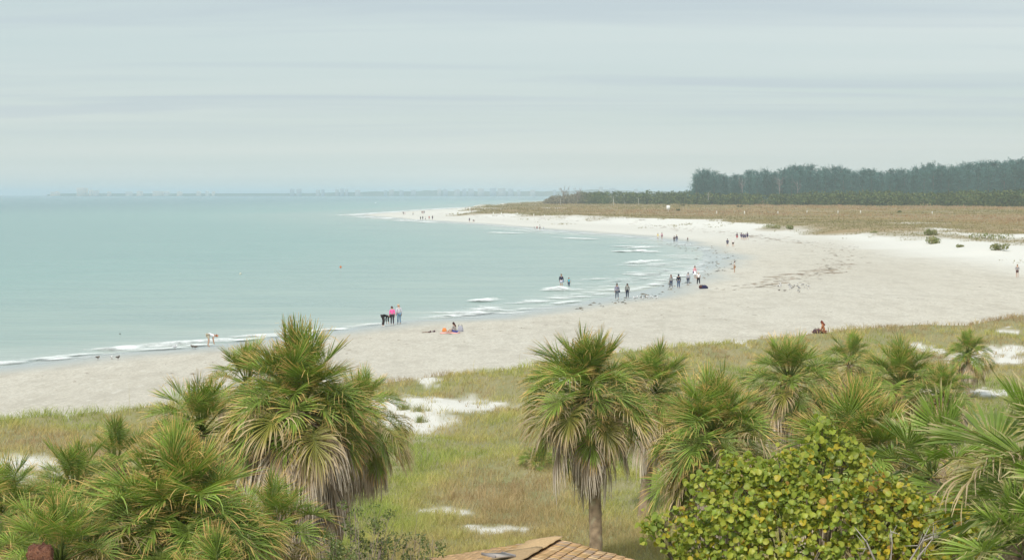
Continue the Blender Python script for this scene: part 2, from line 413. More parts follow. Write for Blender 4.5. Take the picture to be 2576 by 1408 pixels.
# ------------------------------------------------------------------ surf and foam
def foam_strip(line_px, width, z0, hgt, dens, seed, step=0.3, across=14, lace=0.5):
    """broken water along a world line: a low ridge where hgt > 0, thinning to lace at its rims"""
    w_ = np.array([P(a, b, 0)[:2] for a, b in line_px]); c = spline(w_, 10)
    ds = np.r_[0, np.cumsum(np.linalg.norm(np.diff(c, axis=0), axis=1))]
    n = max(8, int(ds[-1]/step)); sx = np.linspace(0, ds[-1], n)
    cx = np.interp(sx, ds, c[:, 0]); cy = np.interp(sx, ds, c[:, 1])
    tx = np.gradient(cx); ty = np.gradient(cy); l = np.hypot(tx, ty)+1e-9; nx, ny = -ty/l, tx/l
    vv = np.linspace(-0.5, 0.5, across)
    S, V_ = np.meshgrid(np.arange(n), vv, indexing='ij'); sxx = sx[S]
    env = np.sin(np.pi*np.clip(sxx/ds[-1], 0, 1))**0.35
    wob = (fbm(sxx*0.09, sxx*0+seed, seed, 3)-0.5)*width*0.9
    X = cx[S]+nx[S]*(V_*width+wob); Y = cy[S]+ny[S]*(V_*width+wob)
    rim = np.clip(1-(np.abs(V_)*2)**2, 0, 1)
    nz = fbm(sxx*0.55, V_*width*0.35, seed+9, 4)
    fo = np.clip((nz*1.5+dens-1.08)*1.6, -1, 1)*rim+rim*env*(0.28 if hgt > 0.15 else 0.04)-(1-env)*0.8
    prof = np.exp(-((V_+0.05)/0.17)**2)
    rid = 0.55*hgt*prof*env*(0.25+1.2*fbm(sxx*0.35, V_*3, seed+3, 3))*sstep(0.05, 0.5, fo)
    Z = np.maximum(H(X, Y), 0.0)+z0+rid
    idx = np.arange(n*across).reshape(n, across)
    q = np.stack([idx[:-1, :-1], idx[1:, :-1], idx[1:, 1:], idx[:-1, 1:]], -1)
    k = fo > -0.05; kq = k[:-1, :-1] | k[1:, :-1] | k[1:, 1:] | k[:-1, 1:]
    return np.stack([X, Y, Z], -1).reshape(-1, 3), q[kq].reshape(-1, 4), np.clip(fo, 0, 1).ravel()
m, t, out = newmat('surf_lace')
geo = N(t, 'ShaderNodeNewGeometry')
mpx = N(t, 'ShaderNodeMapping'); mpx.inputs['Scale'].default_value = (1.0, 0.45, 1.0); L(t, geo.outputs['Position'], mpx.inputs[0])
nf = noise(t, mpx.outputs[0], 1.7, 5, 0.7)
al = math_n(t, 'SUBTRACT', math_n(t, 'ADD', math_n(t, 'MULTIPLY', attr(t, 'foam').outputs['Fac'], 1.15), math_n(t, 'MULTIPLY', nf, 1.1)), 0.62, True)
bs = bsdf(t, out, mixc(t, nf, (0.78, 0.82, 0.82), (0.90, 0.91, 0.90)), 0.85, 0.15)
trp = N(t, 'ShaderNodeBsdfTransparent'); mx = N(t, 'ShaderNodeMixShader'); L(t, al, mx.inputs[0]); L(t, trp.outputs[0], mx.inputs[1]); L(t, bs.outputs[0], mx.inputs[2]); L(t, mx.outputs[0], out.inputs[0])
M_lace = m
surf = [  # line, width m, height m, density
    ([(225, 886), (330, 874), (430, 864), (515, 858), (560, 851)], 4.2, 0.42, 0.66),
    ([(560, 851), (640, 844), (760, 838), (860, 827), (965, 813)], 3.6, 0.25, 0.55),
    ([(1600, 712), (1690, 690), (1745, 662)], 12.0, 0.0, 0.44), ([(1660, 640), (1720, 640), (1750, 655)], 12.0, 0.0, 0.42), ([(1520, 610), (1620, 612), (1700, 622)], 14.0, 0.0, 0.42),
    ([(1100, 812), (1300, 785), (1480, 757)], 5.0, 0.0, 0.42), ([(-80, 921), (100, 909), (300, 886)], 4.0, 0.0, 0.50), ([(300, 890), (420, 878), (540, 868)], 4.0, 0.0, 0.46),
    ([(-60, 915), (60, 907), (150, 901), (225, 890)], 3.6, 0.10, 0.52),
    ([(1010, 806), (1090, 798), (1180, 790), (1252, 772)], 4.0, 0.16, 0.60),
    ([(1060, 792), (1150, 783), (1240, 770)], 7.0, 0.0, 0.46),
    ([(1188, 759), (1215, 754), (1252, 752)], 4.0, 0.45, 0.72),
    ([(1368, 733), (1400, 728), (1434, 722)], 4.2, 0.5, 0.74),
    ([(1280, 765), (1400, 751), (1520, 735)], 5.0, 0.0, 0.47),
    ([(1430, 708), (1500, 704), (1560, 699)], 5.0, 0.05, 0.5),
    ([(1446, 713), (1470, 712)], 2.0, 0.2, 0.6),
    ([(1593, 664), (1625, 659), (1655, 655)], 5.0, 0.5, 0.74),
    ([(1545, 673), (1640, 668), (1700, 660)], 9.0, 0.0, 0.46),
    ([(1575, 635), (1610, 632), (1640, 636)], 6.5, 0.45, 0.7),
    ([(1560, 622), (1600, 620), (1640, 626)], 9.0, 0.2, 0.55),
    ([(1480, 690), (1600, 690), (1680, 680)], 7.0, 0.0, 0.42),
    ([(1400, 597), (1450, 600), (1520, 604)], 9.0, 0.2, 0.56),
    ([(1240, 584), (1290, 588), (1340, 589)], 12.0, 0.2, 0.5),
    ([(1250, 575), (1350, 585), (1440, 592)], 16.0, 0.0, 0.45),
    ([(1000, 553), (1060, 558), (1130, 562)], 14.0, 0.2, 0.55),
    (shore_px[2:9], 2.2, 0.0, 0.52), (shore_px[8:18], 2.6, 0.0, 0.50), (shore_px[17:27], 5.0, 0.0, 0.46),
    ([(x_-28, y_-12) for x_, y_ in shore_px[8:16]], 5.0, 0.06, 0.36), ([(x_-60, y_-20) for x_, y_ in shore_px[10:18]], 6.0, 0.08, 0.32),
    ([(885, 543), (930, 539), (1000, 534)], 22.0, 0.5, 0.68),
    ([(1000, 534), (1080, 528), (1180, 521.5)], 20.0, 0.4, 0.55),
    ([(900, 545), (960, 550), (1010, 553)], 18.0, 0.2, 0.5),
]
for i, (ln, wd, hg, dn) in enumerate(surf):
    dn += 0.02
    V, q, fo = foam_strip(ln, wd, 0.02+0.004*i, hg, dn, 100+i*13, step=0.22 if ln[0][1] > 600 else 1.0, across=int(12+wd*1.6) if ln[0][1] > 600 else 14)
    if len(q):
        tag(obj('surf_foam', mesh_np('surf_foam', V, q, None, True, {'foam': fo}), M_lace), kind='stuff')
# a far white line of broken water on a sandbar
for i, (a, b) in enumerate([((860, 490.6), (965, 490.4)), ((735, 491.5), (790, 491.4))]):
    p0, p1 = P(*a, 0), P(*b, 0); n = 60
    tt = np.linspace(0, 1, n); X = p0[0]+(p1[0]-p0[0])*tt; Yc = p0[1]+(p1[1]-p0[1])*tt
    hh = 0.25+1.1*fbm(tt*14, tt*0, 7+i, 3)*np.sin(np.pi*tt)
    V = np.concatenate([np.stack([X, Yc-40, X*0+0.02], 1), np.stack([X, Yc, hh], 1), np.stack([X, Yc+40, X*0+0.02], 1)])
    k = np.arange(n-1); q = np.concatenate([np.stack([k, k+1, k+1+n, k+n], 1), np.stack([k+n, k+n+1, k+2*n+1, k+2*n], 1)])
    tag(obj('surf_foam', mesh_np('surf_foam', V, q, None, True), M_foam), kind='stuff')

# ------------------------------------------------------------------ palms
def lerp(a, b, t): return np.asarray(a)*(1-t)+np.asarray(b)*t
def make_frond(pitch, kind, seed, fan=False):
    """one fan leaf: stalk, then folded leaflets that droop; built for its own pitch so that it hangs under its weight"""
    r = np.random.default_rng(seed)
    mb = MB(); p = R(pitch)
    d = np.array([math.cos(p), 0, math.sin(p)])
    g = np.array([0, 0, -1.0])
    Lp = {'green': 0.84 if not fan else 0.8, 'yellow': 0.84, 'dead': 0.66, 'spear': 0.4}[kind]*r.uniform(0.9, 1.1)
    if pitch > 45 and kind == 'green': Lp *= 0.72
    sag = 0.10 if pitch > 45 else 0.22
    pts = [np.zeros(3)]; dd = d.copy()
    for i in range(4):
        dd = dd + g*sag*0.25; dd /= np.linalg.norm(dd); pts.append(pts[-1]+dd*Lp/4)
    stalk = (0.20, 0.26, 0.06) if kind in ('green', 'spear') else (0.36, 0.28, 0.10) if kind == 'yellow' else (0.30, 0.23, 0.16)
    mb.tube(pts, np.linspace(0.024, 0.011, 5), 4, stalk)
    Lc = 0.34 if not fan else 0.2
    cpts = [pts[-1]]; cd_ = dd.copy(); cds = [cd_.copy()]
    rec = 0.9 if not fan else 0.4
    if kind == 'dead': rec = 1.2
    for i in range(4):
        cd_ = cd_ + g*rec*0.25*(0.35+abs(math.cos(p))*0.8); cd_ /= np.linalg.norm(cd_); cpts.append(cpts[-1]+cd_*Lc/4); cds.append(cd_.copy())
    n = {'green': 88 if not fan else 58, 'yellow': 70, 'dead': 46, 'spear': 16}[kind]
    arc = R({'green': 150 if not fan else 118, 'yellow': 125, 'dead': 75, 'spear': 22}[kind])
    droop = {'green': 0.10 if pitch > 40 else 0.28 if pitch > 8 else 0.5, 'yellow': 1.2, 'dead': 2.0, 'spear': 0.05}[kind]
    if fan: droop *= 0.7
    Ll = {'green': 0.64, 'yellow': 0.78, 'dead': 0.85, 'spear': 0.7}[kind]*(1.35 if fan else 1.0)
    if pitch > 45 and kind == 'green': Ll *= 0.92 if pitch < 60 else 0.82
    fuse = 0.76 if fan else 0.56
    seg = 6
    S = np.array([0, 1.0, 0])
    for i in range(n):
        t_ = -1+2*(i+0.5)/n
        a = 1-abs(t_)**0.8
        k = a*4*0.999; k0 = int(k); fr = k-k0
        o = cpts[k0]*(1-fr)+cpts[k0+1]*fr; f = cds[k0]*(1-fr)+cds[k0+1]*fr; f /= np.linalg.norm(f)
        nrm = np.cross(S, f); nrm = -nrm if nrm[2] < 0 and pitch > -40 else nrm; nrm /= np.linalg.norm(nrm)
        th = t_*arc+r.normal(0, 0.03)
        fold = 0.48 if kind != 'dead' else -0.3
        dr = f*math.cos(th)+S*math.sin(th)+nrm*fold*abs(math.sin(th))
        dr = dr + nrm*r.normal(0, 0.07)
        dr /= np.linalg.norm(dr)
        ln = Ll*(1-0.30*t_*t_)*r.uniform(0.86, 1.08)
        ptsl = [o]; q = dr.copy(); dj = droop*r.uniform(0.6, 1.5)
        kink = r.random() < (0.10 if kind == 'green' else 0.5)
        for s in range(seg):
            uu = (s+0.5)/seg
            q = q + g*dj*max(0, uu-(0.3 if kind != 'dead' else 0.0))*0.55
            if kink and uu > fuse: q = q + g*0.55+r.normal(0, 0.12, 3)
            q /= np.linalg.norm(q); ptsl.append(ptsl[-1]+q*ln/seg)
        ptsl = np.array(ptsl); us = np.linspace(0, 1, seg+1)
        half = 2*arc/n*1.0
        wd = np.where(us < fuse, np.clip(us*ln*half, 0.006, 0.09), np.interp(us, [fuse, 0.8, 1], [fuse*ln*half*0.78, fuse*ln*half*0.46, 0.004]))
        if kind == 'dead': wd = np.maximum(wd*0.9, 0.013*(1-us)+0.005)
        if kind == 'spear': wd = wd*2.2
        T = np.gradient(ptsl, axis=0); side = np.cross(T, nrm); side /= np.linalg.norm(side, axis=1)[:, None]+1e-9
        tw = 0.55*(1 if i % 2 else -1)
        nn = np.cross(side, T); nn /= np.linalg.norm(nn, axis=1)[:, None]+1e-9
        sv = side*math.cos(tw)+nn*math.sin(tw)
        V = np.empty((2*(seg+1), 3)); V[0::2] = ptsl-sv*wd[:, None]*0.5*1.15; V[1::2] = ptsl+sv*wd[:, None]*0.5*1.15
        Q = [(2*s, 2*s+1, 2*s+3, 2*s+2) for s in range(seg)]
        jit = r.uniform(0.82, 1.18)
        if kind in ('green', 'spear'):
            c0, c1, c2 = np.array((0.19, 0.25, 0.045)), np.array((0.225, 0.325, 0.055)), np.array((0.66, 0.43, 0.16))
            tip = r.uniform(0.56, 0.95) if r.random() < 0.85 else 1.1
            if fan: c2 = np.array((0.55, 0.44, 0.25)); tip = r.uniform(0.74, 0.92)
        elif kind == 'yellow':
            c0, c1, c2 = np.array((0.27, 0.28, 0.055)), np.array((0.32, 0.29, 0.07)), np.array((0.56, 0.43, 0.26)); tip = r.uniform(0.35, 0.8)
        else:
            c0, c1, c2 = np.array((0.36, 0.27, 0.18)), np.array((0.48, 0.385, 0.29)), np.array((0.60, 0.52, 0.43)); tip = r.uniform(0.3, 0.9)
        cc = np.array([lerp(lerp(c0, c1, min(1, uu*2.2)), c2, sstep(tip-0.12, tip+0.12, uu)) for uu in us])*jit
        mb.add(V, Q, col=np.repeat(cc, 2, axis=0))
    return mb.mesh('frond')
PITCHES = [84, 68, 52, 36, 20, 4, -12, -28, -46]
FR = {'green': {p: [make_frond(p, 'green', 1000+p*7+k) for k in range(3)] for p in PITCHES},
      'fan': {p: [make_frond(p, 'green', 2000+p*7+k, True) for k in range(2)] for p in PITCHES},
      'yellow': {p: [make_frond(p, 'yellow', 3000+p*7+k) for k in range(2)] for p in PITCHES[4:]},
      'dead': {p: [make_frond(p, 'dead', 4000+p*7+k) for k in range(4)] for p in (-18, -38, -58, -76)},
      'spear': {84: [make_frond(86, 'spear', 5000+k) for k in range(2)]}}
for k_, dct in FR.items():
    for lst in dct.values():
        for me in lst: me.materials.append(M_dead if k_ == 'dead' else M_frond)
def nearest(dct, p): return dct[min(dct, key=lambda q: abs(q-p))]
def trunk_mesh(h, r0, r1, lean, seed):
    r = np.random.default_rng(seed); n = max(6, int(h/0.09)); k = 14
    z = np.linspace(0, 1, n); V = []; C = []
    ph = r.uniform(0, 6)
    for i in range(n):
        rad = r0+(r1-r0)*z[i]+0.05*math.exp(-z[i]*h/0.25)
        cx = lean[0]*z[i]**1.3+0.03*math.sin(z[i]*5+ph); cy = lean[1]*z[i]**1.3
        rad *= 1+(0.035 if i % 2 else -0.02)
        for j in range(k):
            th = 2*math.pi*j/k; q = rad*(1+0.04*r.normal())
            V.append((cx+q*math.cos(th), cy+q*math.sin(th), z[i]*h))
            v_ = r.random(); c = np.array((0.35, 0.26, 0.175))*r.uniform(0.75, 1.2)
            if v_ > 0.86: c = np.array((0.44, 0.38, 0.26))
            C.append(c)
    Q = [(i*k+j, i*k+(j+1) % k, (i+1)*k+(j+1) % k, (i+1)*k+j) for i in range(n-1) for j in range(k)]
    return mesh_np('trunk', V, np.array(Q), np.array(C), False)
GA = math.pi*(3-5**0.5)
def palm(label, bud, dist, s=0.8, n=44, dead=18, skirt=0.8, lean=(0, 0), yellow=0.18, fan=False, seed=1, name='cabbage_palm', group='cabbage palms', ground_at=None,
         pmin=-44, r0=0.17, stem=True, az0=None, azr=None, old=False):
    r = random.Random(seed)
    top = PD(bud[0], bud[1], dist) if ground_at is None else None
    if ground_at is not None:
        g = hit(*ground_at); top = PD(bud[0], bud[1], g[1])
    bx, by = top[0]-lean[0], top[1]-lean[1]
    gz_ = Hs(bx, by)-0.05
    root = thing(name, label, 'palm tree' if stem else 'palm', (bx, by, gz_), 0, group)
    tz = top[2]-gz_
    if stem: obj('trunk', trunk_mesh(tz-0.22*s, r0, r0*0.8, lean, seed), M_trunk, root)
    def put(kind, pitch, zoff, sc, aoff=None, nm='frond'):
        me = r.choice(nearest(FR[kind], pitch))
        a = aoff if aoff is not None else r.uniform(0, 6.283)
        o = obj(nm, me, None, root, (lean[0]+0.05*math.cos(a), lean[1]+0.05*math.sin(a), tz+zoff), (r.gauss(0, 0.08), r.gauss(0, 0.10), a), sc)
        return o
    put('spear', 84, 0.0, s*0.95)
    a0 = r.uniform(0, 6)
    n = int(n*1.2); s = s*1.03
    for i in range(n):
        q = (i+0.5)/n
        pitch = 88-(88-pmin)*q**0.95+r.gauss(0, 6)
        kind = 'fan' if fan else 'green'
        if q > 0.45 and r.random() < yellow*2.6*(q-0.30): kind = 'yellow'; pitch -= 10
        a = a0+i*GA+r.gauss(0, 0.15)
        if azr is not None: a = az0+r.uniform(-azr, azr)
        put(kind, pitch, -0.30*q*s, s*r.uniform(0.78, 1.14), a)
    for i in range(dead):
        q = (i+0.5)/dead
        pitch = -12-62*min(1, q*1.2)+r.gauss(0, 8)
        put('dead' if old or r.random() < 0.65 or q > 0.5 else r.choice(('yellow', 'green')), pitch, -0.32*s-skirt*q, s*r.uniform(0.95, 1.3), a0+i*GA*1.03+r.gauss(0, 0.3), 'dead_frond')
    return root
G1 = 'cabbage palms in the foreground'
palm('tall cabbage palm with wide shaggy brown skirt, biggest on the left', (752, 1005), 37, 1.02, 70, 84, 1.3, yellow=0.3, seed=3, pmin=-22, old=True, group=G1, r0=0.2)
palm('cabbage palm head peeping out left of the biggest shaggy palm', (622, 950), 40, 0.66, 26, 14, 0.5, yellow=0.3, seed=4, group=G1, pmin=-5)
palm('cabbage palm leaning out right of the biggest shaggy palm with drooping grey fronds', (908, 1025), 39.5, 0.70, 34, 30, 0.6, lean=(0.85, 0), yellow=0.3, seed=5, group=G1)
palm('dark cabbage palm crown between the left grass and the biggest shaggy palm', (505, 1075), 38, 0.80, 36, 18, 0.6, seed=6, group=G1)
palm('large bright green cabbage palm crown seen from above, front left', (450, 1300), 30, 1.04, 98, 34, 0.8, yellow=0.2, seed=7, group=G1, r0=0.18)
palm('upright loose cabbage palm second from the left edge', (190, 1235), 34, 0.74, 34, 22, 0.6, yellow=0.3, seed=8, group=G1)
palm('small dark cabbage palm behind the bright front-left crown', (292, 1155), 37, 0.66, 28, 14, 0.4, yellow=0.3, seed=9, group=G1)
palm('cabbage palm cut by the left edge of the picture', (8, 1275), 33, 0.78, 32, 18, 0.5, seed=10, group=G1)
palm('low cabbage palm with yellowing hanging fronds in the bottom left corner', (150, 1395), 28.5, 0.80, 38, 30, 0.5, yellow=0.6, seed=11, group=G1)
palm('cabbage palm with hanging tan dead fronds at the foot of the shaggy palm', (690, 1325), 33.5, 0.78, 30, 46, 0.9, yellow=0.5, seed=12, group=G1)
palm('cabbage palm crown cut by the bottom edge under the bright front-left crown', (540, 1530), 28, 0.85, 40, 16, 0.4, yellow=0.4, seed=13, group=G1)
palm('slim cabbage palm standing alone in the middle with bare brown trunk', (1478, 975), 44, 1.05, 64, 18, 0.2, lean=(-0.25, 0), pmin=-34, yellow=0.4, seed=14, group=G1, r0=0.165)
palm('cabbage palm half hidden right behind the slim middle palm', (1645, 975), 54, 0.96, 50, 16, 0.35, lean=(0.25, 0), yellow=0.35, seed=15, group=G1, r0=0.16)
palm('full round cabbage palm with pale hanging tips, right of the slim middle palm', (1795, 1085), 41, 0.98, 76, 50, 0.7, yellow=0.5, seed=16, group=G1)
palm('spiky cabbage palm at the dune edge below the brown sunbather', (1985, 947), 57, 0.98, 46, 30, 0.6, yellow=0.3, seed=17, group=G1)
palm('small cabbage palm between the two spiky palms at the dune edge', (2138, 905), 66, 0.76, 30, 16, 0.5, yellow=0.4, seed=18, group=G1)
palm('broad cabbage palm at the dune edge left of the lone little palm', (2268, 960), 57, 1.02, 48, 34, 0.7, yellow=0.35, seed=19, group=G1)
palm('cabbage palm tucked low behind the large right crown', (2370, 985), 55, 0.70, 34, 22, 0.5, yellow=0.4, seed=20, group=G1)
palm('large upright cabbage palm crown behind the round-leaved tree', (2160, 1155), 37, 1.08, 64, 30, 0.7, yellow=0.25, seed=21, group=G1, pmin=0)
palm('little lone palm with a ball crown on a thin grey trunk, far right', (2436, 884), None, 0.74, 40, 14, 0.2, ground_at=(2437, 1003), seed=22, group=G1, r0=0.10)
palm('fan palm with a few broad blades right of the large upright crown', (2345, 1175), 34, 0.98, 16, 10, 0.4, fan=True, seed=23, name='fan_palm', group='fan palms at the right', pmin=-20)
palm('near fan palm with broad glossy blades and ragged tan tips, cut by the right edge', (2672, 1185), 26, 1.12, 26, 14, 0.9, fan=True, seed=24, name='fan_palm', group='fan palms at the right', pmin=-35, r0=0.2)
palm('low fan palm in the bottom right corner with spread yellow-green blades', (2575, 1375), 25, 0.72, 12, 20, 0.4, fan=True, seed=25, name='fan_palm', group='fan palms at the right', pmin=-30)
palm('small stemless palmetto growing in the grass left of the slim middle palm', (1352, 1158), None, 0.55, 22, 3, 0.1, ground_at=(1352, 1172), seed=26, name='palmetto', group='palmettos', pmin=5, stem=False)

# ------------------------------------------------------------------ dune grass
def blades(X, Y, Z, hgt, lean, wid, col, nb, seed, spread):
    """tufts of thin bent blades: arrays per tuft"""
    r = np.random.default_rng(seed); n = len(X)*nb
    x = np.repeat(X, nb)+r.normal(0, 1, n)*np.repeat(spread, nb); y = np.repeat(Y, nb)+r.normal(0, 1, n)*np.repeat(spread, nb); z = np.repeat(Z, nb)-0.03
    h = np.repeat(hgt, nb)*r.uniform(0.55, 1.15, n); a = r.uniform(0, 2*np.pi, n)
    le = np.repeat(lean, nb)*r.uniform(0.3, 1.5, n)*h
    dx, dy = np.cos(a)*le+0.12*h, np.sin(a)*le
    wv = np.repeat(wid, nb)*r.uniform(0.6, 1.3, n); b = r.uniform(0, 2*np.pi, n)
    sx, sy = np.cos(b)*wv, np.sin(b)*wv*0.6
    V = np.empty((n, 5, 3))
    V[:, 0] = np.stack([x-sx, y-sy, z], 1); V[:, 1] = np.stack([x+sx, y+sy, z], 1)
    V[:, 2] = np.stack([x-sx*0.7+dx*0.35, y-sy*0.7+dy*0.35, z+h*0.6], 1); V[:, 3] = np.stack([x+sx*0.7+dx*0.35, y+sy*0.7+dy*0.35, z+h*0.6], 1)
    V[:, 4] = np.stack([x+dx, y+dy, z+h*0.97], 1)
    k = np.arange(n)*5
    q = np.stack([k, k+1, k+3, k+2], 1); t3 = np.stack([k+2, k+3, k+4], 1)
    c = np.repeat(np.repeat(col, nb, axis=0)*r.uniform(0.75, 1.25, (n, 1)), 5, axis=0)
    return V.reshape(-1, 3), q, t3, c
def palette(f, stops):
    xs = [s[0] for s in stops]; cs = np.array([s[1] for s in stops])
    return np.stack([np.interp(f, xs, cs[:, i]) for i in range(3)], 1)
r_ = np.random.default_rng(77)
n = 125000
px = r_.uniform(-350, 2930, n); py = 760+(1640-760)*r_.uniform(0, 1, n)**0.95
zz_ = 2.0; dd_ = (py-487.7)/FPX; yy = (CZ-zz_)/dd_; xx = (px-W2/2)/FPX*yy
s_, d_, f_ = parts_at(xx, yy); hz_ = H(xx, yy, (s_, d_, f_))
cov = veg_near(xx, yy, hz_, d_)
thin = sstep(0.25, 0.55, fbm(xx*0.35, yy*0.22, 301, 4))
keep = (r_.uniform(0, 1, n) < np.maximum(cov*(0.45+0.55*thin), 0.10*(d_ > 0))) & (d_ > -1.0)
xx, yy, hz_, d_ = xx[keep], yy[keep], hz_[keep], d_[keep]
f1 = np.clip(fbm(xx*0.16, yy*0.10, 311, 4)*2.3-0.65+r_.normal(0, 0.13, len(xx)), 0, 1)
f1 = np.clip(f1 + 0.15*sstep(30, 60, d_) - 0.10*sstep(0, 6, 8-d_), 0, 1)
col = palette(f1, [(0, (0.38, 0.275, 0.165)), (0.25, (0.48, 0.385, 0.18)), (0.5, (0.45, 0.41, 0.15)), (0.75, (0.37, 0.39, 0.11)), (1, (0.25, 0.32, 0.08))])
clump = fbm(xx*1.1, yy*0.7, 331, 3)
hh = (0.15+0.26*fbm(xx*0.3, yy*0.25, 321, 3)+0.10*np.exp(-(d_/5)**2))*(0.25+1.5*clump)
col = col*(0.72+0.56*clump)[:, None]
V, q, t3, c = blades(xx, yy, hz_, hh, np.full(len(xx), 0.8), np.clip(yy*0.00011, 0.005, 0.018), col, 6, 12, np.full(len(xx), 0.11))
tag(obj('dune_grass', mesh_np('dune_grass', V, [q, t3], c), M_grass), 'olive and straw coloured grass covering the near dunes', 'grass', kind='stuff')
# tall stalks of sea oats
k = r_.choice(len(xx), 520, replace=False); X, Y, Z = xx[k], yy[k], hz_[k]
hh = r_.uniform(0.7, 1.6, len(X))
V, q, t3, c = blades(X, Y, Z, hh, np.full(len(X), 0.12), np.clip(Y*0.00008, 0.004, 0.011), np.tile([0.50, 0.43, 0.22], (len(X), 1)), 1, 31, np.full(len(X), 0.02))
hd = MB()
for a, b, z_, h_ in zip(X[:170], Y[:170], Z[:170], hh[:170]):
    pass
tag(obj('sea_oat_stalks', mesh_np('sea_oat_stalks', V, [q, t3], c), M_grass), 'tall thin straw stalks standing above the grass', 'grass', kind='stuff')
# low green tufts on the white sand near the big left palm
for i, (a, b, wv) in enumerate([(1018, 1030, 0.35), (1058, 1034, 0.4), (1058, 1062, 0.22), (1000, 1086, 0.3)]):
    g = hit(a, b); nn_ = 40
    V, q, t3, c = blades(r_.normal(0, wv*0.5, nn_), r_.normal(0, wv*0.4, nn_), np.zeros(nn_), r_.uniform(0.2, 0.5, nn_), np.full(nn_, 0.6), np.full(nn_, 0.008),
                         palette(r_.uniform(0, 1, nn_), [(0, (0.34, 0.30, 0.14)), (1, (0.20, 0.26, 0.08))]), 5, 50+i, np.full(nn_, 0.05))
    tag(obj('grass_tuft', mesh_np('grass_tuft', V, [q, t3], c), M_grass, loc=g), ['wispy green grass tuft on the white sand beside the shaggy palm', 'taller green grass tuft on the white sand in the dunes',
        'short sparse grass tuft in front of the taller tuft on white sand', 'grass tuft at the near edge of the white sand'][i], 'grass tuft', 'grass tufts on bare dune sand')

# ------------------------------------------------------------------ far field
n = 60000
px = r_.uniform(1100, 2950, n); py = 508+(700-508)*r_.uniform(0, 1, n)**1.4
zf_ = 2.8; yy = (CZ-zf_)/((py-487.7)/FPX); xx = (px-W2/2)/FPX*yy
s_, d_, f_ = parts_at(xx, yy); hz_ = H(xx, yy, (s_, d_, f_))
cov = veg_far(xx, yy, f_)
ok = (f_ > -26*np.clip(yy/800, 0.1, 1)) & (d_ < -10) & (r_.uniform(0, 1, n) < np.maximum(cov, 0.5*sstep(0.62, 0.72, fbm(xx*0.06, yy*0.03, 411, 3))*sstep(-26, -8, f_/np.clip(yy/800, 0.1, 1)))) & (s_ > 3)
xx, yy, hz_, f_ = xx[ok], yy[ok], hz_[ok], f_[ok]
f1 = np.clip(fbm(xx*0.010, yy*0.006, 401, 4)*1.7-0.35+r_.normal(0, 0.12, len(xx)), 0, 1)
edge = 1-sstep(10, 90, f_)
col = palette(f1, [(0, (0.25, 0.225, 0.10)), (0.3, (0.34, 0.275, 0.14)), (0.55, (0.40, 0.30, 0.165)), (0.78, (0.40, 0.235, 0.15)), (1, (0.29, 0.265, 0.115))])
col = col*(1-edge[:, None]*0.8)+np.array((0.26, 0.235, 0.115))*edge[:, None]*0.8
sc = np.clip(yy/700, 0.55, 1.9)
V, q, t3, c = blades(xx, yy, hz_, 0.55*sc*r_.uniform(0.6, 1.3, len(xx)), np.full(len(xx), 0.8), 0.10*sc, col, 5, 88, 0.9*sc)
tag(obj('field_scrub', mesh_np('field_scrub', V, [q, t3], c), M_grass), 'brown and rust coloured low scrub covering the far flat field', 'scrub', kind='stuff')

def leafcloud(centres, radii, n, size, cols, seed, up=0.25, flat=1.0):
    """many little leaf faces spread through and on a set of ellipsoids"""
    r = np.random.default_rng(seed); centres = np.asarray(centres, float); radii = np.asarray(radii, float)
    if radii.ndim == 1: radii = np.repeat(radii[:, None], 3, 1)
    vol = radii.prod(1)**(2/3); pk = r.choice(len(centres), n, p=vol/vol.sum())
    dv = r.normal(0, 1, (n, 3)); dv /= np.linalg.norm(dv, axis=1)[:, None]
    rad = r.uniform(0.45, 1.0, n)**0.5
    rad *= 0.8+0.4*vn(dv[:, 0]*4+pk*3.1, dv[:, 2]*4+dv[:, 1]*3, seed)
    c = centres[pk]+dv*radii[pk]*rad[:, None]
    a = r.normal(0, 1, (n, 3)); a[:, 2] += up*2; a /= np.linalg.norm(a, axis=1)[:, None]
    b = np.cross(a, r.normal(0, 1, (n, 3))); b /= np.linalg.norm(b, axis=1)[:, None]
    s = size*r.uniform(0.5, 1.4, n)[:, None]
    V = np.stack([c-b*s*0.45, c+a*s*0.9, c+b*s*0.45, c-a*s*0.55], 1).reshape(-1, 3)
    k = np.arange(n)*4; q = np.stack([k, k+1, k+2, k+3], 1)
    cc = np.asarray(cols)[r.integers(0, len(cols), n)]*r.uniform(0.75, 1.25, (n, 1))
    return V, q, np.repeat(cc, 4, axis=0)

# dune bushes on the far white sand
def bush(label, foot, wpx, hpx, seed, cols, nm='dune_bush', group='bushes on the far dune face'):
    g = hit(*foot); k = g[1]/FPX; w_ = wpx*k*0.5; h_ = hpx*k*0.85
    r = np.random.default_rng(seed); cs = []; rs = []
    for i in range(7):
        cs.append((r.uniform(-0.7, 0.7)*w_, r.uniform(-0.5, 0.5)*w_, h_*r.uniform(0.15, 0.5))); rs.append((w_*0.36, w_*0.36, h_*0.36))
    V, q, c = leafcloud(cs, rs, 520, max(0.10, h_*0.13), cols, seed, 0.8)
    root = thing(nm, label, 'bush', g, 0, group)
    obj('foliage', mesh_np('foliage', V, q, c), M_scrub, root)
    st = MB()
    for i in range(5): st.tube([(0, 0, -0.1), (cs[i][0]*0.5, cs[i][1]*0.5, cs[i][2]*0.6), cs[i]], [0.05, 0.035, 0.015], 5, (0.22, 0.17, 0.11))
    obj('stem', st.mesh('stem'), M_trunk, root)
gc = [(0.20, 0.23, 0.075), (0.27, 0.27, 0.10), (0.15, 0.19, 0.06), (0.33, 0.29, 0.14)]
bush('rounded green bush on the white dune face, upper of the close pair', (2342, 592), 34, 24, 1, gc)
bush('rounded green bush on the white dune face, lower of the close pair', (2352, 612), 50, 26, 2, gc)
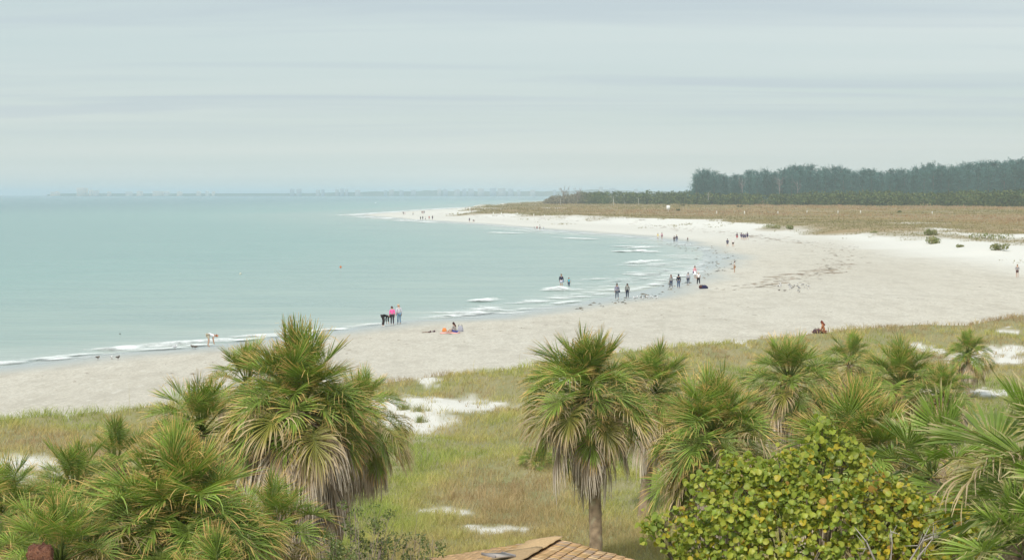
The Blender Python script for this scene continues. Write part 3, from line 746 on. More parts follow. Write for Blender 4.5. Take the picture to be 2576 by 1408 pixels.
bush('wide low green bush spreading down the dune at the right', (2490, 602), 120, 24, 3, gc)
bush('dark drooping bush at the lower end of the right dune', (2515, 630), 52, 26, 4, gc)
bush('small bush alone on the sand between the two right bush groups', (2412, 622), 28, 12, 5, gc)
bush('wide bush on the dune shoulder, left of the pointed one', (1945, 574), 46, 14, 6, gc)
bush('pointed bush on the dune shoulder behind the navy-clad group', (1990, 577), 26, 16, 7, gc)
bush('low bush tuft midway along the far dune face', (2200, 586), 34, 9, 8, gc)
bush('tiny dark bush in the brown field above the far dune', (1706, 531), 11, 9, 9, [(0.12, 0.13, 0.05)])
bush('flat dark bush in the field before the thicket', (1715, 519), 16, 8, 10, [(0.13, 0.14, 0.06)])
bush('dark bush alone in the field left of the wood', (1862, 522), 18, 8, 11, [(0.10, 0.11, 0.06)])
bush('green bush alone in the rust coloured field at the right', (2263, 536), 14, 10, 12, [(0.13, 0.16, 0.06)])

# thicket in front of the wood: one mass
r = np.random.default_rng(500); cs = []; rs = []
tp = [(1380, 490, 512), (1440, 484, 512), (1520, 482, 513), (1600, 483, 513), (1700, 481, 514), (1750, 479, 515), (1850, 484, 516), (2000, 486, 517), (2150, 482, 518), (2300, 484, 519), (2450, 481, 520), (2576, 479, 521), (2900, 478, 524), (3300, 478, 530)]
for i in range(560):
    x_ = r.uniform(1385, 3200); top = np.interp(x_, [a[0] for a in tp], [a[1] for a in tp])+r.normal(0, 2.0); bot = np.interp(x_, [a[0] for a in tp], [a[2] for a in tp])
    row = r.integers(0, 4)
    g = P(x_, bot, 3.0); d = g[1]+row*34
    zt = CZ-(top+2.5*(3-row)*0.9-487.7)/FPX*d
    x0 = (x_-W2/2)/FPX*d; hgt_ = max(2.5, zt-3.0)
    if x_ < 1460: hgt_ *= 0.75
    w_ = r.uniform(3.5, 6.5)*d/1500
    cs.append((x0, d, 3.0+hgt_*0.62)); rs.append((w_, w_, hgt_*0.42))
    cs.append((x0+r.normal(0, 3), d-3, 3.0+hgt_*0.28)); rs.append((w_*0.9, w_*0.9, hgt_*0.32))
V, q, c = leafcloud(cs, rs, 110000, 1.0, [(0.08, 0.12, 0.045), (0.115, 0.15, 0.055), (0.055, 0.09, 0.04), (0.15, 0.17, 0.06)], 501, 0.4)
# a browner, half bare stretch at its left end
pxx, _ = proj(V[:, 0], V[:, 1], V[:, 2]); bare = (1-sstep(1430, 1500, pxx))[:, None]*0.7
c = c*(1-bare)+np.array((0.27, 0.22, 0.17))*bare
tag(obj('mangrove_thicket', mesh_np('mangrove_thicket', V, q, c), M_scrub), 'dense dark green thicket along the far edge of the field', 'thicket', kind='stuff')

# the pine wood
def pine_crown(seed, slim):
    r = np.random.default_rng(seed); Vs = []; Cs = []
    nb = 190
    for i in range(nb):
        z0 = r.uniform(0.16, 0.97); a = r.uniform(0, 6.283)
        env = (0.34*slim)*min(1, (z0+0.05)/0.3)*max(0.02, 1-z0)**0.36*r.uniform(0.4, 1.2)
        e = np.array([math.cos(a)*env, math.sin(a)*env, z0+r.uniform(0.03, 0.11)])
        s0 = np.array([0, 0, z0-0.04])
        for k in range(22):
            t_ = r.uniform(0.2, 1.05); c = s0+(e-s0)*t_+r.normal(0, 0.016, 3)
            up = np.array([math.cos(a)*0.5+r.normal(0, 0.35), math.sin(a)*0.5+r.normal(0, 0.35), 0.9]); up /= np.linalg.norm(up)
            sd = np.cross(up, r.normal(0, 1, 3)); sd /= np.linalg.norm(sd)
            ln = r.uniform(0.018, 0.04)
            Vs.append([c-sd*0.007, c+sd*0.007, c+up*ln]); Cs.append(np.array((0.095, 0.19, 0.18))*r.uniform(0.7, 1.35))  # blue of the distance haze is put into the foliage colour
    V = np.array(Vs).reshape(-1, 3); n_ = len(V)//3; k = np.arange(n_)*3
    return mesh_np('crown', V, np.stack([k, k+1, k+2], 1), np.repeat(np.array(Cs), 3, axis=0))
def pine_trunk(seed):
    mb = MB(); r = np.random.default_rng(seed)
    mb.tube([(0, 0, -0.02), (0.004, 0, 0.3), (0, 0.004, 0.6), (0, 0, 0.93)], [0.013, 0.011, 0.007, 0.002], 6, (0.22, 0.18, 0.15))
    for i in range(10):
        z0 = r.uniform(0.15, 0.8); a = r.uniform(0, 6.28); l = 0.12
        mb.tube([(0, 0, z0), (math.cos(a)*l*0.6, math.sin(a)*l*0.6, z0+0.04), (math.cos(a)*l, math.sin(a)*l, z0+0.12)], [0.004, 0.003, 0.001], 4, (0.22, 0.18, 0.15))
    return mb.mesh('trunk')
PC = [pine_crown(600+i, s) for i, s in enumerate((1.0, 1.25, 0.85, 1.1, 1.4, 0.95))]; PT = [pine_trunk(650+i) for i in range(3)]
for me in PC: me.materials.append(M_scrub)
sil = [(1735, 446), (1746, 438), (1762, 431), (1800, 436), (1842, 444), (1858, 446), (1885, 434), (1930, 432), (1960, 434), (1990, 424), (2030, 417), (2060, 428), (2088, 421), (2140, 430), (2200, 431), (2260, 430), (2300, 430), (2340, 415), (2400, 424),
       (2440, 415), (2500, 411), (2576, 406), (2700, 400), (3000, 395)]
r = np.random.default_rng(700)
npine = 0
for row, (dist, dx) in enumerate(((1480, 22), (1530, 19), (1590, 22))):
    x_ = 1746+row*9 if row else 1752
    while x_ < 2860:
        d = dist+r.uniform(-18, 18)
        top = np.interp(x_, [a[0] for a in sil], [a[1] for a in sil])+r.uniform(-4, 7)+(7 if row == 0 else 0)
        hgt_ = CZ-(top-487.7)/FPX*d-3.0
        lab = 'tall feathery haze-tinted green pine in the close wood beyond the field'
        if npine == 0: lab = 'round-topped pine at the left end of the wood beyond the field'
        o = thing('pine_tree', lab, 'pine tree', ((x_-W2/2)/FPX*d, d, 2.9), r.uniform(0, 6.28), 'pines of the wood beyond the field')
        o.scale = (hgt_*r.uniform(0.95, 1.15),)*2+(hgt_,)
        obj('trunk', PT[npine % 3], M_trunk, o); obj('crown', PC[int(r.integers(0, 6))], M_scrub, o)
        npine += 1
        x_ += dx*r.uniform(0.7, 1.3)
# bare grey snags in front of the wood and in the thicket
def snag(label, px_, foot, top, dist, seed, col=(0.27, 0.25, 0.24), nb=14, thick=1.0):
    r = np.random.default_rng(seed); x0 = (px_-W2/2)/FPX*dist; z0 = CZ-(foot-487.7)/FPX*dist; h_ = (foot-top)/FPX*dist
    root = thing('dead_tree', label, 'dead tree', (x0, dist, z0), 0, 'bare dead trees')
    tr = MB(); tr.tube([(0, 0, -0.3), (0.02*h_, 0, h_*0.4), (-0.02*h_, 0.01, h_*0.75), (0.03*h_, 0, h_)], np.array([0.03, 0.024, 0.016, 0.006])*h_*thick, 6, col); obj('trunk', tr.mesh('trunk'), M_trunk, root)
    if nb:
        br = MB()
        for i in range(nb):
            a = r.uniform(0, 6.28); zb = h_*r.uniform(0.2, 0.85); l = h_*r.uniform(0.15, 0.42)
            e = np.array((math.cos(a)*l, math.sin(a)*l, zb+l*r.uniform(0.5, 1.3)))
            br.tube([(0, 0, zb), e*np.array((0.5, 0.5, 0))+np.array((0, 0, (zb+e[2])*0.5)), e], np.array([0.012, 0.008, 0.003])*h_*thick, 4, col)
            for k in range(3):
                f_ = e+np.array((r.normal(0, 0.08), r.normal(0, 0.08), r.uniform(0.03, 0.14)))*h_
                br.tube([e*0.8+np.array((0, 0, zb*0.2)), f_], np.array([0.006, 0.002])*h_*thick, 3, col)
        obj('branches', br.mesh('branches'), M_trunk, root)
snag('pale bare tree in front of the pines, left one of three', 1866, 492, 452, 1455, 1)
snag('wide pale bare tree in front of the pines, middle one of three', 1960, 492, 450, 1455, 2, nb=22)
snag('pale bare tree in front of the pines, right one of three', 2005, 492, 456, 1455, 3)
snag('bare grey tree at the left end of the thicket', 1418, 512, 476, 1500, 4, (0.34, 0.30, 0.27), nb=24)
snag('bare grey crown beside the leftmost dead tree of the thicket', 1452, 512, 479, 1500, 5, (0.32, 0.28, 0.25), nb=26)
snag('short white dead trunk at the left of the thicket', 1410, 515, 499, 1350, 6, (0.62, 0.60, 0.56), 0, 1.3)
snag('white dead trunk in front of the thicket, left of two', 1543, 516, 493, 1340, 7, (0.62, 0.60, 0.56), 2, 1.0)
snag('white dead trunk in front of the thicket, right of two', 1606, 516, 499, 1340, 8, (0.62, 0.60, 0.56), 1, 1.2)
snag('small forked white snag in the thicket below the pine wood', 1781, 503, 484, 1345, 9, (0.62, 0.60, 0.56), 3, 1.2)
snag('thin white snag between the two white dead trunks', 1570, 516, 503, 1342, 10, (0.58, 0.56, 0.52), 3, 0.9)

# ------------------------------------------------------------------ far shore
r = np.random.default_rng(800)
D = 9200.0
xs = np.linspace(118, 1760, 320)
prof = 2.0+5.0*sstep(700, 1000, xs)+3.0*(fbm(xs*0.06, xs*0, 801, 4)-0.4)*sstep(500, 900, xs)+5*np.exp(-((xs-1520)/60)**2)+3*np.exp(-((xs-1090)/40)**2)
prof = np.maximum(prof, 0.8)*(sstep(110, 150, xs))
X = (xs-W2/2)/FPX*D; zt = 11.5+(prof-1.0)/FPX*D; n = len(xs)
V = np.concatenate([np.stack([X, np.full(n, D), np.full(n, -1.0)], 1), np.stack([X, np.full(n, D+20), np.maximum(zt*0.96, 0.5)], 1),
                    np.stack([X, np.full(n, D+160), np.maximum(zt, 0.6)], 1), np.stack([X, np.full(n, D+420), np.full(n, -1.0)], 1)])
k = np.arange(n-1); q = np.concatenate([np.stack([k+j*n, k+1+j*n, k+1+(j+1)*n, k+(j+1)*n], 1) for j in range(3)])
c = palette(vn(xs*0.5, xs*0, 9), [(0, (0.07, 0.10, 0.05)), (1, (0.14, 0.15, 0.09))]); c = np.concatenate([c]*4)
tag(obj('far_shore', mesh_np('far_shore', V, q, c), M_scrub), kind='structure')
def tower(label, px_, wpx, toppx, col, seed, group='buildings on the far shore'):
    r = np.random.default_rng(seed); d = D-60+r.uniform(-40, 40)
    x0 = (px_-W2/2)/FPX*d; w_ = wpx/FPX*d; h_ = 11.5+(487.7-toppx)/FPX*d
    root = thing('waterfront_building', label, 'building', (x0, d, 0), 0, group)
    wl = MB(); wl.box((-w_/2, 0, -1), (w_/2, 22, h_), col); wo_ = obj('wall', wl.mesh('wall'), M_generic, root)
    rf = MB(); rf.box((-w_/2-0.4, -0.4, h_), (w_/2+0.4, 22.4, h_+0.6), tuple(x*0.8 for x in col)); 
    if r.random() < 0.6: a = r.uniform(-0.3, 0.2)*w_; rf.box((a, 6, h_+0.6), (a+w_*0.25, 14, h_+3.5), col)
    obj('roof', rf.mesh('roof'), M_generic, root)
    ns = max(1, int((h_-8)/3.4)) if h_ > 11 else 2
    for i in range(min(ns, 12)):
        z_ = h_-2.4-i*3.3
        if z_ < 2: break
        b = MB(); b.box((-w_/2*0.92, -0.5, z_-0.8), (w_/2*0.92, -0.003, z_+0.8), (0.36, 0.40, 0.43)); obj('window_band', b.mesh('window_band'), M_generic, wo_)
cream = (0.80, 0.66, 0.52)
tower('largest cream block on the horizon at the far left', 207, 26, 473, (0.86, 0.66, 0.48), 1)
tower('low cream building left of the largest block on the horizon', 139, 22, 483, cream, 2)
tower('slim pale building just right of the largest horizon block', 229, 8, 479, cream, 3)
tower('pale building second to the right of the largest horizon block', 242, 12, 479.5, (0.7, 0.62, 0.55), 4)
far_b = [(275, 8, 483), (325, 16, 482), (352, 14, 481.5), (398, 26, 481), (420, 14, 482), (452, 12, 483), (500, 10, 482), (522, 8, 481.5), (537, 6, 481.5)]
for i, (a, b, c_) in enumerate(far_b): tower('small cream building in the low row on the left horizon', a, b, c_, [cream, (0.75, 0.7, 0.62), (0.85, 0.7, 0.55)][i % 3], 20+i)
far_c = [(735, 10, 476), (752, 12, 475.5), (800, 9, 478), (812, 8, 477), (848, 8, 477), (860, 9, 475), (872, 7, 476), (900, 12, 479), (970, 8, 479), (985, 12, 478), (1010, 10, 479), (1040, 12, 478.5), (1105, 9, 476.5), (1120, 12, 477), (1150, 14, 477.5), (1168, 10, 476), (1185, 14, 474.5), (1210, 16, 475),
         (1240, 16, 474), (1262, 20, 474), (1285, 14, 476), (1305, 9, 478), (1340, 12, 478), (1395, 8, 478.5), (1512, 10, 470.5), (1540, 16, 474.5), (1600, 10, 476.5)]
for i, (a, b, c_) in enumerate(far_c):
    tower('hazy apartment block in the long row on the middle horizon', a, b, c_, [(0.36, 0.40, 0.45), (0.44, 0.45, 0.46), (0.55, 0.48, 0.42), (0.32, 0.37, 0.42), (0.50, 0.46, 0.40)][i % 5], 60+i)  # bluish, dulled wall colours carry painted distance haze

# ------------------------------------------------------------------ boats and buoys
def boat(label, px_, py_, length, seed):
    g = P(px_, py_, 0); root = thing('motor_boat', label, 'boat', g, R(80 if seed % 2 else -80), 'motor boats far out')
    hb = MB(); l = length; ys = np.linspace(-l/2, l/2, 9); V = []
    for y_ in ys:
        tt = (y_+l/2)/l; bw = l*0.16*(1-max(0, tt-0.45)**2*2.9); sh = l*0.09+l*0.05*tt*tt
        V += [(-bw, y_, sh), (-bw*0.75, y_, l*0.0), (0, y_, -l*0.05+l*0.05*tt), (bw*0.75, y_, 0), (bw, y_, sh), (0, y_, sh*0.9)]
    Q = [(i*6+j, (i+1)*6+j, (i+1)*6+(j+1) % 6, i*6+(j+1) % 6) for i in range(8) for j in range(6)]
    hb.add(V, Q, [(0, 1, 2), (0, 2, 3), (0, 3, 4), (0, 4, 5)], (0.85, 0.85, 0.83)); obj('hull', hb.mesh('hull'), M_generic, root)
    cb = MB(); cb.box((-l*0.1, -l*0.12, l*0.09), (l*0.1, l*0.14, l*0.2), (0.8, 0.8, 0.8)); cb.box((-l*0.12, -l*0.2, l*0.27), (l*0.12, l*0.16, l*0.285), (0.15, 0.16, 0.18))
    for sx in (-1, 1):
        for sy in (-0.15, 0.12): cb.tube([(sx*l*0.1, sy*l, l*0.2), (sx*l*0.1, sy*l, l*0.27)], l*0.006, 4, (0.3, 0.3, 0.3))
    obj('cabin', cb.mesh('cabin'), M_generic, root)
    en = MB(); en.box((-l*0.04, -l*0.56, 0), (l*0.04, -l*0.5, l*0.15), (0.06, 0.06, 0.07)); obj('engine', en.mesh('engine'), M_generic, root)
    wk = MB(); wk.add([(-l*0.15, -l*0.45, 0.12), (l*0.15, -l*0.45, 0.12), (l*0.5, -l*2.2, 0.10), (-l*0.5, -l*2.2, 0.10), (0, -l*0.6, 0.5), (0, -l*1.8, 0.25)], [], [(0, 1, 4), (1, 2, 5), (1, 5, 4), (2, 3, 5), (3, 0, 4), (3, 4, 5)], (0.88, 0.9, 0.9)); obj('wake', wk.mesh('wake'), M_foam, root)
boat('tiny white motor boat far out on the left under the horizon', 367, 493.5, 9, 1)
boat('small motor boat throwing a white wake before the far shore', 1237, 490.5, 10, 2)
def buoy(label, px_, py_, s, col):
    g = P(px_, py_, 0); root = thing('buoy', label, 'buoy', g, 0, 'marker buoys on the bay')
    b = MB(); b.ell((0, 0, s*0.25), (s*0.5, s*0.5, s*0.5), 12, 8, col); obj('float', b.mesh('float', True), M_generic, root)
    b = MB(); b.tube([(0, 0, s*0.6), (0, 0, s*1.0)], s*0.09, 8, (0.3, 0.25, 0.2)); obj('handle', b.mesh('handle'), M_generic, root)
buoy('small orange buoy floating in the middle of the bay', 857, 673, 0.34, (0.65, 0.18, 0.05))
buoy('pale buoy left of the orange one', 605, 690, 0.32, (0.6, 0.6, 0.5))
buoy('tiny dark float near the left shore', 302, 1253/1.4907, 0.12, (0.1, 0.1, 0.1))
buoy('white buoy off the tip of the sand spit', 945, 511, 1.3, (0.85, 0.85, 0.85))

# ------------------------------------------------------------------ posts and signs
def post(label, px_, py_, hpx, col=(0.8, 0.8, 0.76), sign=False):
    g = hit(px_, py_); h_ = hpx*g[1]/FPX; root = thing('marker_post' if not sign else 'warning_sign', label, 'post' if not sign else 'sign', g, 0, 'white marker posts at the dune edge')
    wv = max(0.05, 0.00016*g[1])
    b = MB(); b.box((-wv, -wv, -0.3), (wv, wv, h_), col); obj('stake', b.mesh('stake'), M_generic, root)
    if sign: b = MB(); b.box((-h_*0.28, -wv-0.06, h_*0.35), (h_*0.28, -wv-0.005, h_*1.02), (0.82, 0.82, 0.8)); obj('panel', b.mesh('panel'), M_generic, root)
    else: b = MB(); b.box((-wv*1.15, -wv*1.15, h_), (wv*1.15, wv*1.15, h_+wv), (0.7, 0.7, 0.66)); obj('cap', b.mesh('cap'), M_generic, root)
for i, (a, b_) in enumerate([(1241, 541.5), (1261, 541), (1301, 542.5), (1343, 545), (1370, 547)]): post('thin white post in the row at the edge of the far dune', a, b_, 7)
for i, (a, b_) in enumerate([(1803, 538), (1873, 538.5), (1957, 538.5), (2030, 537), (2108, 537.5), (2165, 537), (2345, 539)]): post('white post in the row across the brown field', a, b_, 7)
post('pale square sign on a stake in the brown field', 1681, 533, 16, sign=True)
post('tall white post at the tip of the far dune beside the strollers', 1182, 532, 12); post('brown weathered post just right of the white one at the dune tip', 1187, 533, 8, (0.3, 0.2, 0.12))

# ------------------------------------------------------------------ seaweed, shells
def litter(name, label, pts_px, n, spread, size, cols, seed, flat=0.3):
    r = np.random.default_rng(seed); mb = MB()
    line = np.array(pts_px, float)
    for i in range(n):
        t_ = r.uniform(0, len(line)-1.001); k = int(t_); p = line[k]*(1-t_+k)+line[k+1]*(t_-k)
        g = P(p[0]+r.normal(0, spread[0]), p[1]+r.normal(0, spread[1]), 0.6)
        z = Hs(g[0], g[1])
        if z < 0.01: z = 0.01
        s = size*r.uniform(0.4, 1.5); a = r.uniform(0, 3.14); k = r.integers(5, 8); th = np.sort(r.uniform(0, 6.28, k))
        el = r.uniform(1.0, 2.2)
        V = [(g[0], g[1], z+s*flat)]+[(g[0]+math.cos(q_)*s*el*r.uniform(0.7, 1.2), g[1]+math.sin(q_)*s*r.uniform(0.7, 1.2), z-0.01) for q_ in th]
        mb.add(V, [], [(0, 1+j, 1+(j+1) % k) for j in range(k)], np.array(cols[int(r.integers(0, len(cols)))])*r.uniform(0.8, 1.2))
    tag(obj(name, mb.mesh(name), M_generic), label, 'seaweed', kind='stuff')
sw = [(0.15, 0.13, 0.10), (0.22, 0.18, 0.13), (0.11, 0.11, 0.10)]; br = [(0.24, 0.17, 0.12), (0.32, 0.25, 0.18), (0.20, 0.15, 0.11)]
litter('seaweed_clumps', 'dark scraps of seaweed scattered along the wet sand', [(1440, 769), (1500, 757), (1600, 742), (1680, 716), (1760, 692), (1820, 668), (1850, 645), (1830, 628)], 90, (12, 5), 0.12, sw, 1, 0.8)
litter('seaweed_clumps', 'dark scraps of seaweed in the shallow corner of the bay', [(1760, 625), (1800, 640), (1835, 655), (1780, 668)], 60, (26, 8), 0.13, sw, 2, 0.8)
litter('seaweed_clumps', 'thin line of dark scraps along the far waterline', [(1640, 604), (1700, 612), (1770, 622)], 50, (14, 2), 0.15, sw, 3, 0.7)
litter('wrack_line', 'brown tide wrack lying in an arc on the right beach', [(1830, 728), (1960, 705), (2050, 690), (2105, 670), (2130, 645), (2110, 625), (2020, 612)], 280, (28, 6), 0.27, br, 4, 0.16)
litter('wrack_line', 'larger brown wrack mats on the right beach', [(1880, 725), (2005, 692), (2090, 680), (2110, 663)], 26, (24, 4), 0.75, br, 5, 0.1)
litter('wrack_line', 'long thin wrack line on the far white beach', [(1200, 541), (1400, 556), (1560, 563), (1750, 580), (1900, 596), (2010, 612)], 260, (20, 1.6), 0.5, br, 6, 0.12)
litter('wrack_line', 'faint wrack line round the sand spit', [(1290, 552), (1180, 545), (1120, 540), (1180, 534)], 80, (16, 1.2), 0.55, br, 7, 0.1)
litter('wrack_line', 'scattered brown scraps on the near beach', [(60, 950), (500, 930), (980, 850), (1500, 800), (2100, 760), (2560, 735)], 150, (90, 16), 0.10, br, 8, 0.25)
litter('wrack_line', 'thin dark scraps on the beach behind the near dune', [(1700, 815), (2050, 790), (2300, 780), (2570, 770)], 90, (60, 8), 0.12, br, 9, 0.12)

# ------------------------------------------------------------------ people
SKIN = plain('skin', (0.50, 0.31, 0.22), 0.6, 0.3, 0.06); SKIN2 = plain('tanned_skin', (0.42, 0.17, 0.08), 0.6, 0.3, 0.06)
_cl = {}
def cloth(col):
    if col not in _cl: _cl[col] = plain('cloth', col, 0.85, 0.15, 0.15, 9)
    return _cl[col]
pending = []
def skin_obj(name, joints, edges, root, mat, parent, sub=1):
    """one continuous surface grown over a posed skeleton"""
    names = list({a for e in edges for a in e}); names.sort(key=lambda a: a != root)
    idx = {a: i for i, a in enumerate(names)}
    me = bpy.data.meshes.new(name)
    bm = bmesh.new(); ly = bm.verts.layers.skin.verify(); vs = []
    for a in names:
        v_ = bm.verts.new(tuple(joints[a][0])); rr_ = joints[a][1]; v_[ly].radius = (rr_, rr_); v_[ly].use_root = (a == root); vs.append(v_)
    for a, b in edges: bm.edges.new((vs[idx[a]], vs[idx[b]]))
    bm.to_mesh(me); bm.free()
    o = obj(name, me, None, parent); me.materials.append(mat)
    md = o.modifiers.new('skin', 'SKIN'); md.branch_smoothing = 0.4
    if sub: sb = o.modifiers.new('sub', 'SUBSURF'); sb.levels = sb.render_levels = sub
    pending.append((o, mat)); return o
def pose_joints(pose, h, r, fem=False):
    k = h/1.72
    J = {'pel': ((0, 0, .93), .13), 'wai': ((0, 0, 1.08), .115), 'che': ((0, 0, 1.28), .145), 'nek': ((0, 0, 1.45), .055), 'hd1': ((0, .015, 1.54), .075), 'hd2': ((0, .02, 1.66), .085), 'nos': ((0, .11, 1.575), .014)}
    for s, e in ((-1, 'l'), (1, 'r')):
        J['sho'+e] = ((s*.175, 0, 1.39), .058); J['elb'+e] = ((s*.225, -.03, 1.12), .045); J['wri'+e] = ((s*.225, .05, .88), .032); J['pal'+e] = ((s*.225, .07, .81), .034)
        J['ear'+e] = ((s*.085, 0, 1.59), .018)
        for f, (dx, dy) in enumerate(((-.032, .035), (-.02, .012), (-.007, .004), (.008, .004), (.022, .008))):
            J['fin%d' % f+e] = ((s*.225+dx, .075+dy, .77 if f else .80), .0095); J['tip%d' % f+e] = ((s*.225+dx, .085+dy, (.735, .715, .71, .715, .725)[f] if f else .765), .008)
        J['hip'+e] = ((s*.09, 0, .88), .088); J['kne'+e] = ((s*.10, .03, .49), .06); J['ank'+e] = ((s*.105, 0, .09), .04); J['toe'+e] = ((s*.115, .14, .035), .034)
    J = {a: [np.array(p, float), q] for a, (p, q) in J.items()}
    up = ['wai', 'che', 'nek', 'hd1', 'hd2', 'nos']+[a+e for e in 'lr' for a in ['sho', 'elb', 'wri', 'pal', 'ear']+['fin%d' % f for f in range(5)]+['tip%d' % f for f in range(5)]]
    arm = lambda e: ['elb'+e, 'wri'+e, 'pal'+e]+['fin%d' % f+e for f in range(5)]+['tip%d' % f+e for f in range(5)]
    def rot(keys, c, ang, ax='x'):
        ca, sa = math.cos(ang), math.sin(ang)
        for q in keys:
            v_ = J[q][0]-c
            J[q][0] = c+(np.array([v_[0], v_[1]*ca-v_[2]*sa, v_[1]*sa+v_[2]*ca]) if ax == 'x' else np.array([v_[0]*ca+v_[2]*sa, v_[1], -v_[0]*sa+v_[2]*ca]))
    if pose in ('walk', 'stroll'):
        a = 0.38 if pose == 'walk' else 0.2
        for e, s in (('l', 1), ('r', -1)):
            rot(['kne'+e, 'ank'+e, 'toe'+e], J['hip'+e][0].copy(), s*a)
            if s < 0: rot(['ank'+e, 'toe'+e], J['kne'+e][0].copy(), -0.3)
            rot(arm(e), J['sho'+e][0].copy(), -s*a*0.8)
        mz = min(J['toel'][0][2], J['toer'][0][2])-.035
        for q in J: J[q][0][2] -= mz
    elif pose == 'bend':
        rot(up, J['pel'][0].copy(), -R(100))
        for e in 'lr': rot(arm(e), J['sho'+e][0].copy(), R(92))
        for q in up: J[q][0][1] -= 0.0
        for e in 'lr': J['kne'+e][0][1] += .05
    elif pose == 'lookdown':
        rot(up, J['pel'][0].copy(), -R(9)); rot(['hd1', 'hd2', 'nos', 'earl', 'earr'], J['nek'][0].copy(), -R(28))
    elif pose == 'pockets':
        for e, s in (('l', 1), ('r', -1)):
            J['elb'+e][0] += np.array([-s*.07, -.06, 0]); d = np.array([s*.06, .0, .03])
            for q in arm(e)[1:]: J[q][0] += d
    elif pose == 'sit':
        dz = .93-.14
        for q in J:
            if q[:3] not in ('kne', 'ank', 'toe'): J[q][0][2] -= dz
        rot(up, J['pel'][0].copy(), -R(16))
        for e, s in (('l', -1), ('r', 1)):
            J['kne'+e][0] = np.array([s*.14, .42, .30 if e == 'l' else .12]); J['ank'+e][0] = np.array([s*.12, .78, .06]); J['toe'+e][0] = np.array([s*.12, .88, .12])
            rot(arm(e), J['sho'+e][0].copy(), R(38))
    elif pose == 'hold':
        for e in 'lr': rot([a for a in arm(e) if a[:3] != 'elb'], J['elb'+e][0].copy(), R(70))
    for q in J:
        J[q][0] = J[q][0]*k; J[q][1] = J[q][1]*k*(1.0 if not fem else 0.93)
    return J
def person(label, foot, face, h=1.72, pose='stand', top=None, legs=None, hair=(0.08, 0.05, 0.03), long_hair=False, sleeves=True, shorts=False, skirt=None, hood=False, hat=None,
           detail=True, group='people on the beach', bare=False, wade=0.0, seed=0, skinm=None, bag=None, bagpack=None, shoes=None, fem=False, open_=False):
    r = np.random.default_rng(seed+int(foot[0]))
    g = hit(*foot); z = g[2]
    if wade: z = -wade
    root = thing('person', label, 'person', (g[0], g[1], z), face, group)
    J = pose_joints(pose, h, r, fem); k = h/1.72; sk = skinm or SKIN
    E = [('pel', 'wai'), ('wai', 'che'), ('che', 'nek'), ('nek', 'hd1'), ('hd1', 'hd2')]
    for e in 'lr':
        E += [('che', 'sho'+e), ('sho'+e, 'elb'+e), ('elb'+e, 'wri'+e), ('wri'+e, 'pal'+e), ('pel', 'hip'+e), ('hip'+e, 'kne'+e), ('kne'+e, 'ank'+e), ('ank'+e, 'toe'+e)]
        if detail:
            for f in range(5): E += [('pal'+e, 'fin%d' % f+e), ('fin%d' % f+e, 'tip%d' % f+e)]
    if detail: E += [('hd1', 'nos')]
    skin_obj('body', J, E, 'pel', sk, root, 1)
    fat = lambda d: {a: [p, (q+d*k)] for a, (p, q) in J.items()}
    if top:
        JJ = fat(.022); TE = [('pel', 'wai'), ('wai', 'che')]
        JJ['pel'][1] = .135*k+.016; JJ['col'] = [J['che'][0]*0.35+J['nek'][0]*0.65, .07*k]
        TE += [('che', 'col')]
        for e in 'lr':
            TE += [('che', 'sho'+e)]
            if sleeves: TE += [('sho'+e, 'elb'+e), ('elb'+e, 'cuf'+e)]; JJ['cuf'+e] = [J['elb'+e][0]*.12+J['wri'+e][0]*.88, .044*k]
            else: JJ['slv'+e] = [J['sho'+e][0]*.5+J['elb'+e][0]*.5, .062*k]; TE += [('sho'+e, 'slv'+e)]
        skin_obj('jacket' if sleeves else 'shirt', JJ, TE, 'pel', cloth(top), root)
    if legs and not skirt:
        JJ = fat(.020); LE = []
        for e in 'lr':
            LE += [('pel', 'hip'+e)]
            if shorts: JJ['end'+e] = [J['hip'+e][0]*.25+J['kne'+e][0]*.75, .085*k]; LE += [('hip'+e, 'end'+e)]
            else: JJ['end'+e] = [J['kne'+e][0]*.06+J['ank'+e][0]*.94, .058*k]; LE += [('hip'+e, 'kne'+e), ('kne'+e, 'end'+e)]
        JJ['pel'][1] = .138*k
        skin_obj('shorts' if shorts else 'trousers', JJ, LE, 'pel', cloth(legs), root)
    if skirt:
        mb = MB(); c0 = J['wai'][0]; n_ = 16; V = []
        for i, (zz2, rr2) in enumerate(((1.05, .13), (.92, .18), (.75, .22), (.52, .27))):
            for j in range(n_):
                th = 6.283*j/n_; q = rr2*k*(1+.07*math.sin(th*5)*i/3); V.append((c0[0]+q*math.cos(th), c0[1]*0+q*math.sin(th)*.8, zz2*k))
        mb.add(V, [(i*n_+j, i*n_+(j+1) % n_, (i+1)*n_+(j+1) % n_, (i+1)*n_+j) for i in range(3) for j in range(n_)], [], (1, 1, 1))
        obj('skirt', mb.mesh('skirt', True), cloth(skirt), root)
    hdv = J['hd2'][0]-J['hd1'][0]; hdv /= np.linalg.norm(hdv); back = (J['hd1'][0]-J['nos'][0]); back -= hdv*np.dot(back, hdv); back /= np.linalg.norm(back)
    if hair or hood or hat:
        hc = hat or hair
        a = J['hd2'][0]; HJ = {'a': [a+hdv*.015*k-back*.01*k, .088*k], 'b': [a+back*.035*k-hdv*.05*k, .085*k], 'c': [J['hd1'][0]+back*.05*k, .06*k]}
        HE = [('a', 'b'), ('b', 'c')]
        if long_hair: HJ['d'] = [J['nek'][0]+back*.10*k-hdv*.05*k, .075*k]; HJ['e'] = [J['che'][0]+back*.15*k+hdv*.02*k, .05*k]; HE += [('c', 'd'), ('d', 'e')]
        if hood: HJ['c'][1] = .085*k; HJ['b'][1] = .105*k; HJ['a'][1] = .1*k
        skin_obj('hood' if hood else 'hat' if hat else 'hair', HJ, HE, 'b', cloth(top if hood else hc), root)
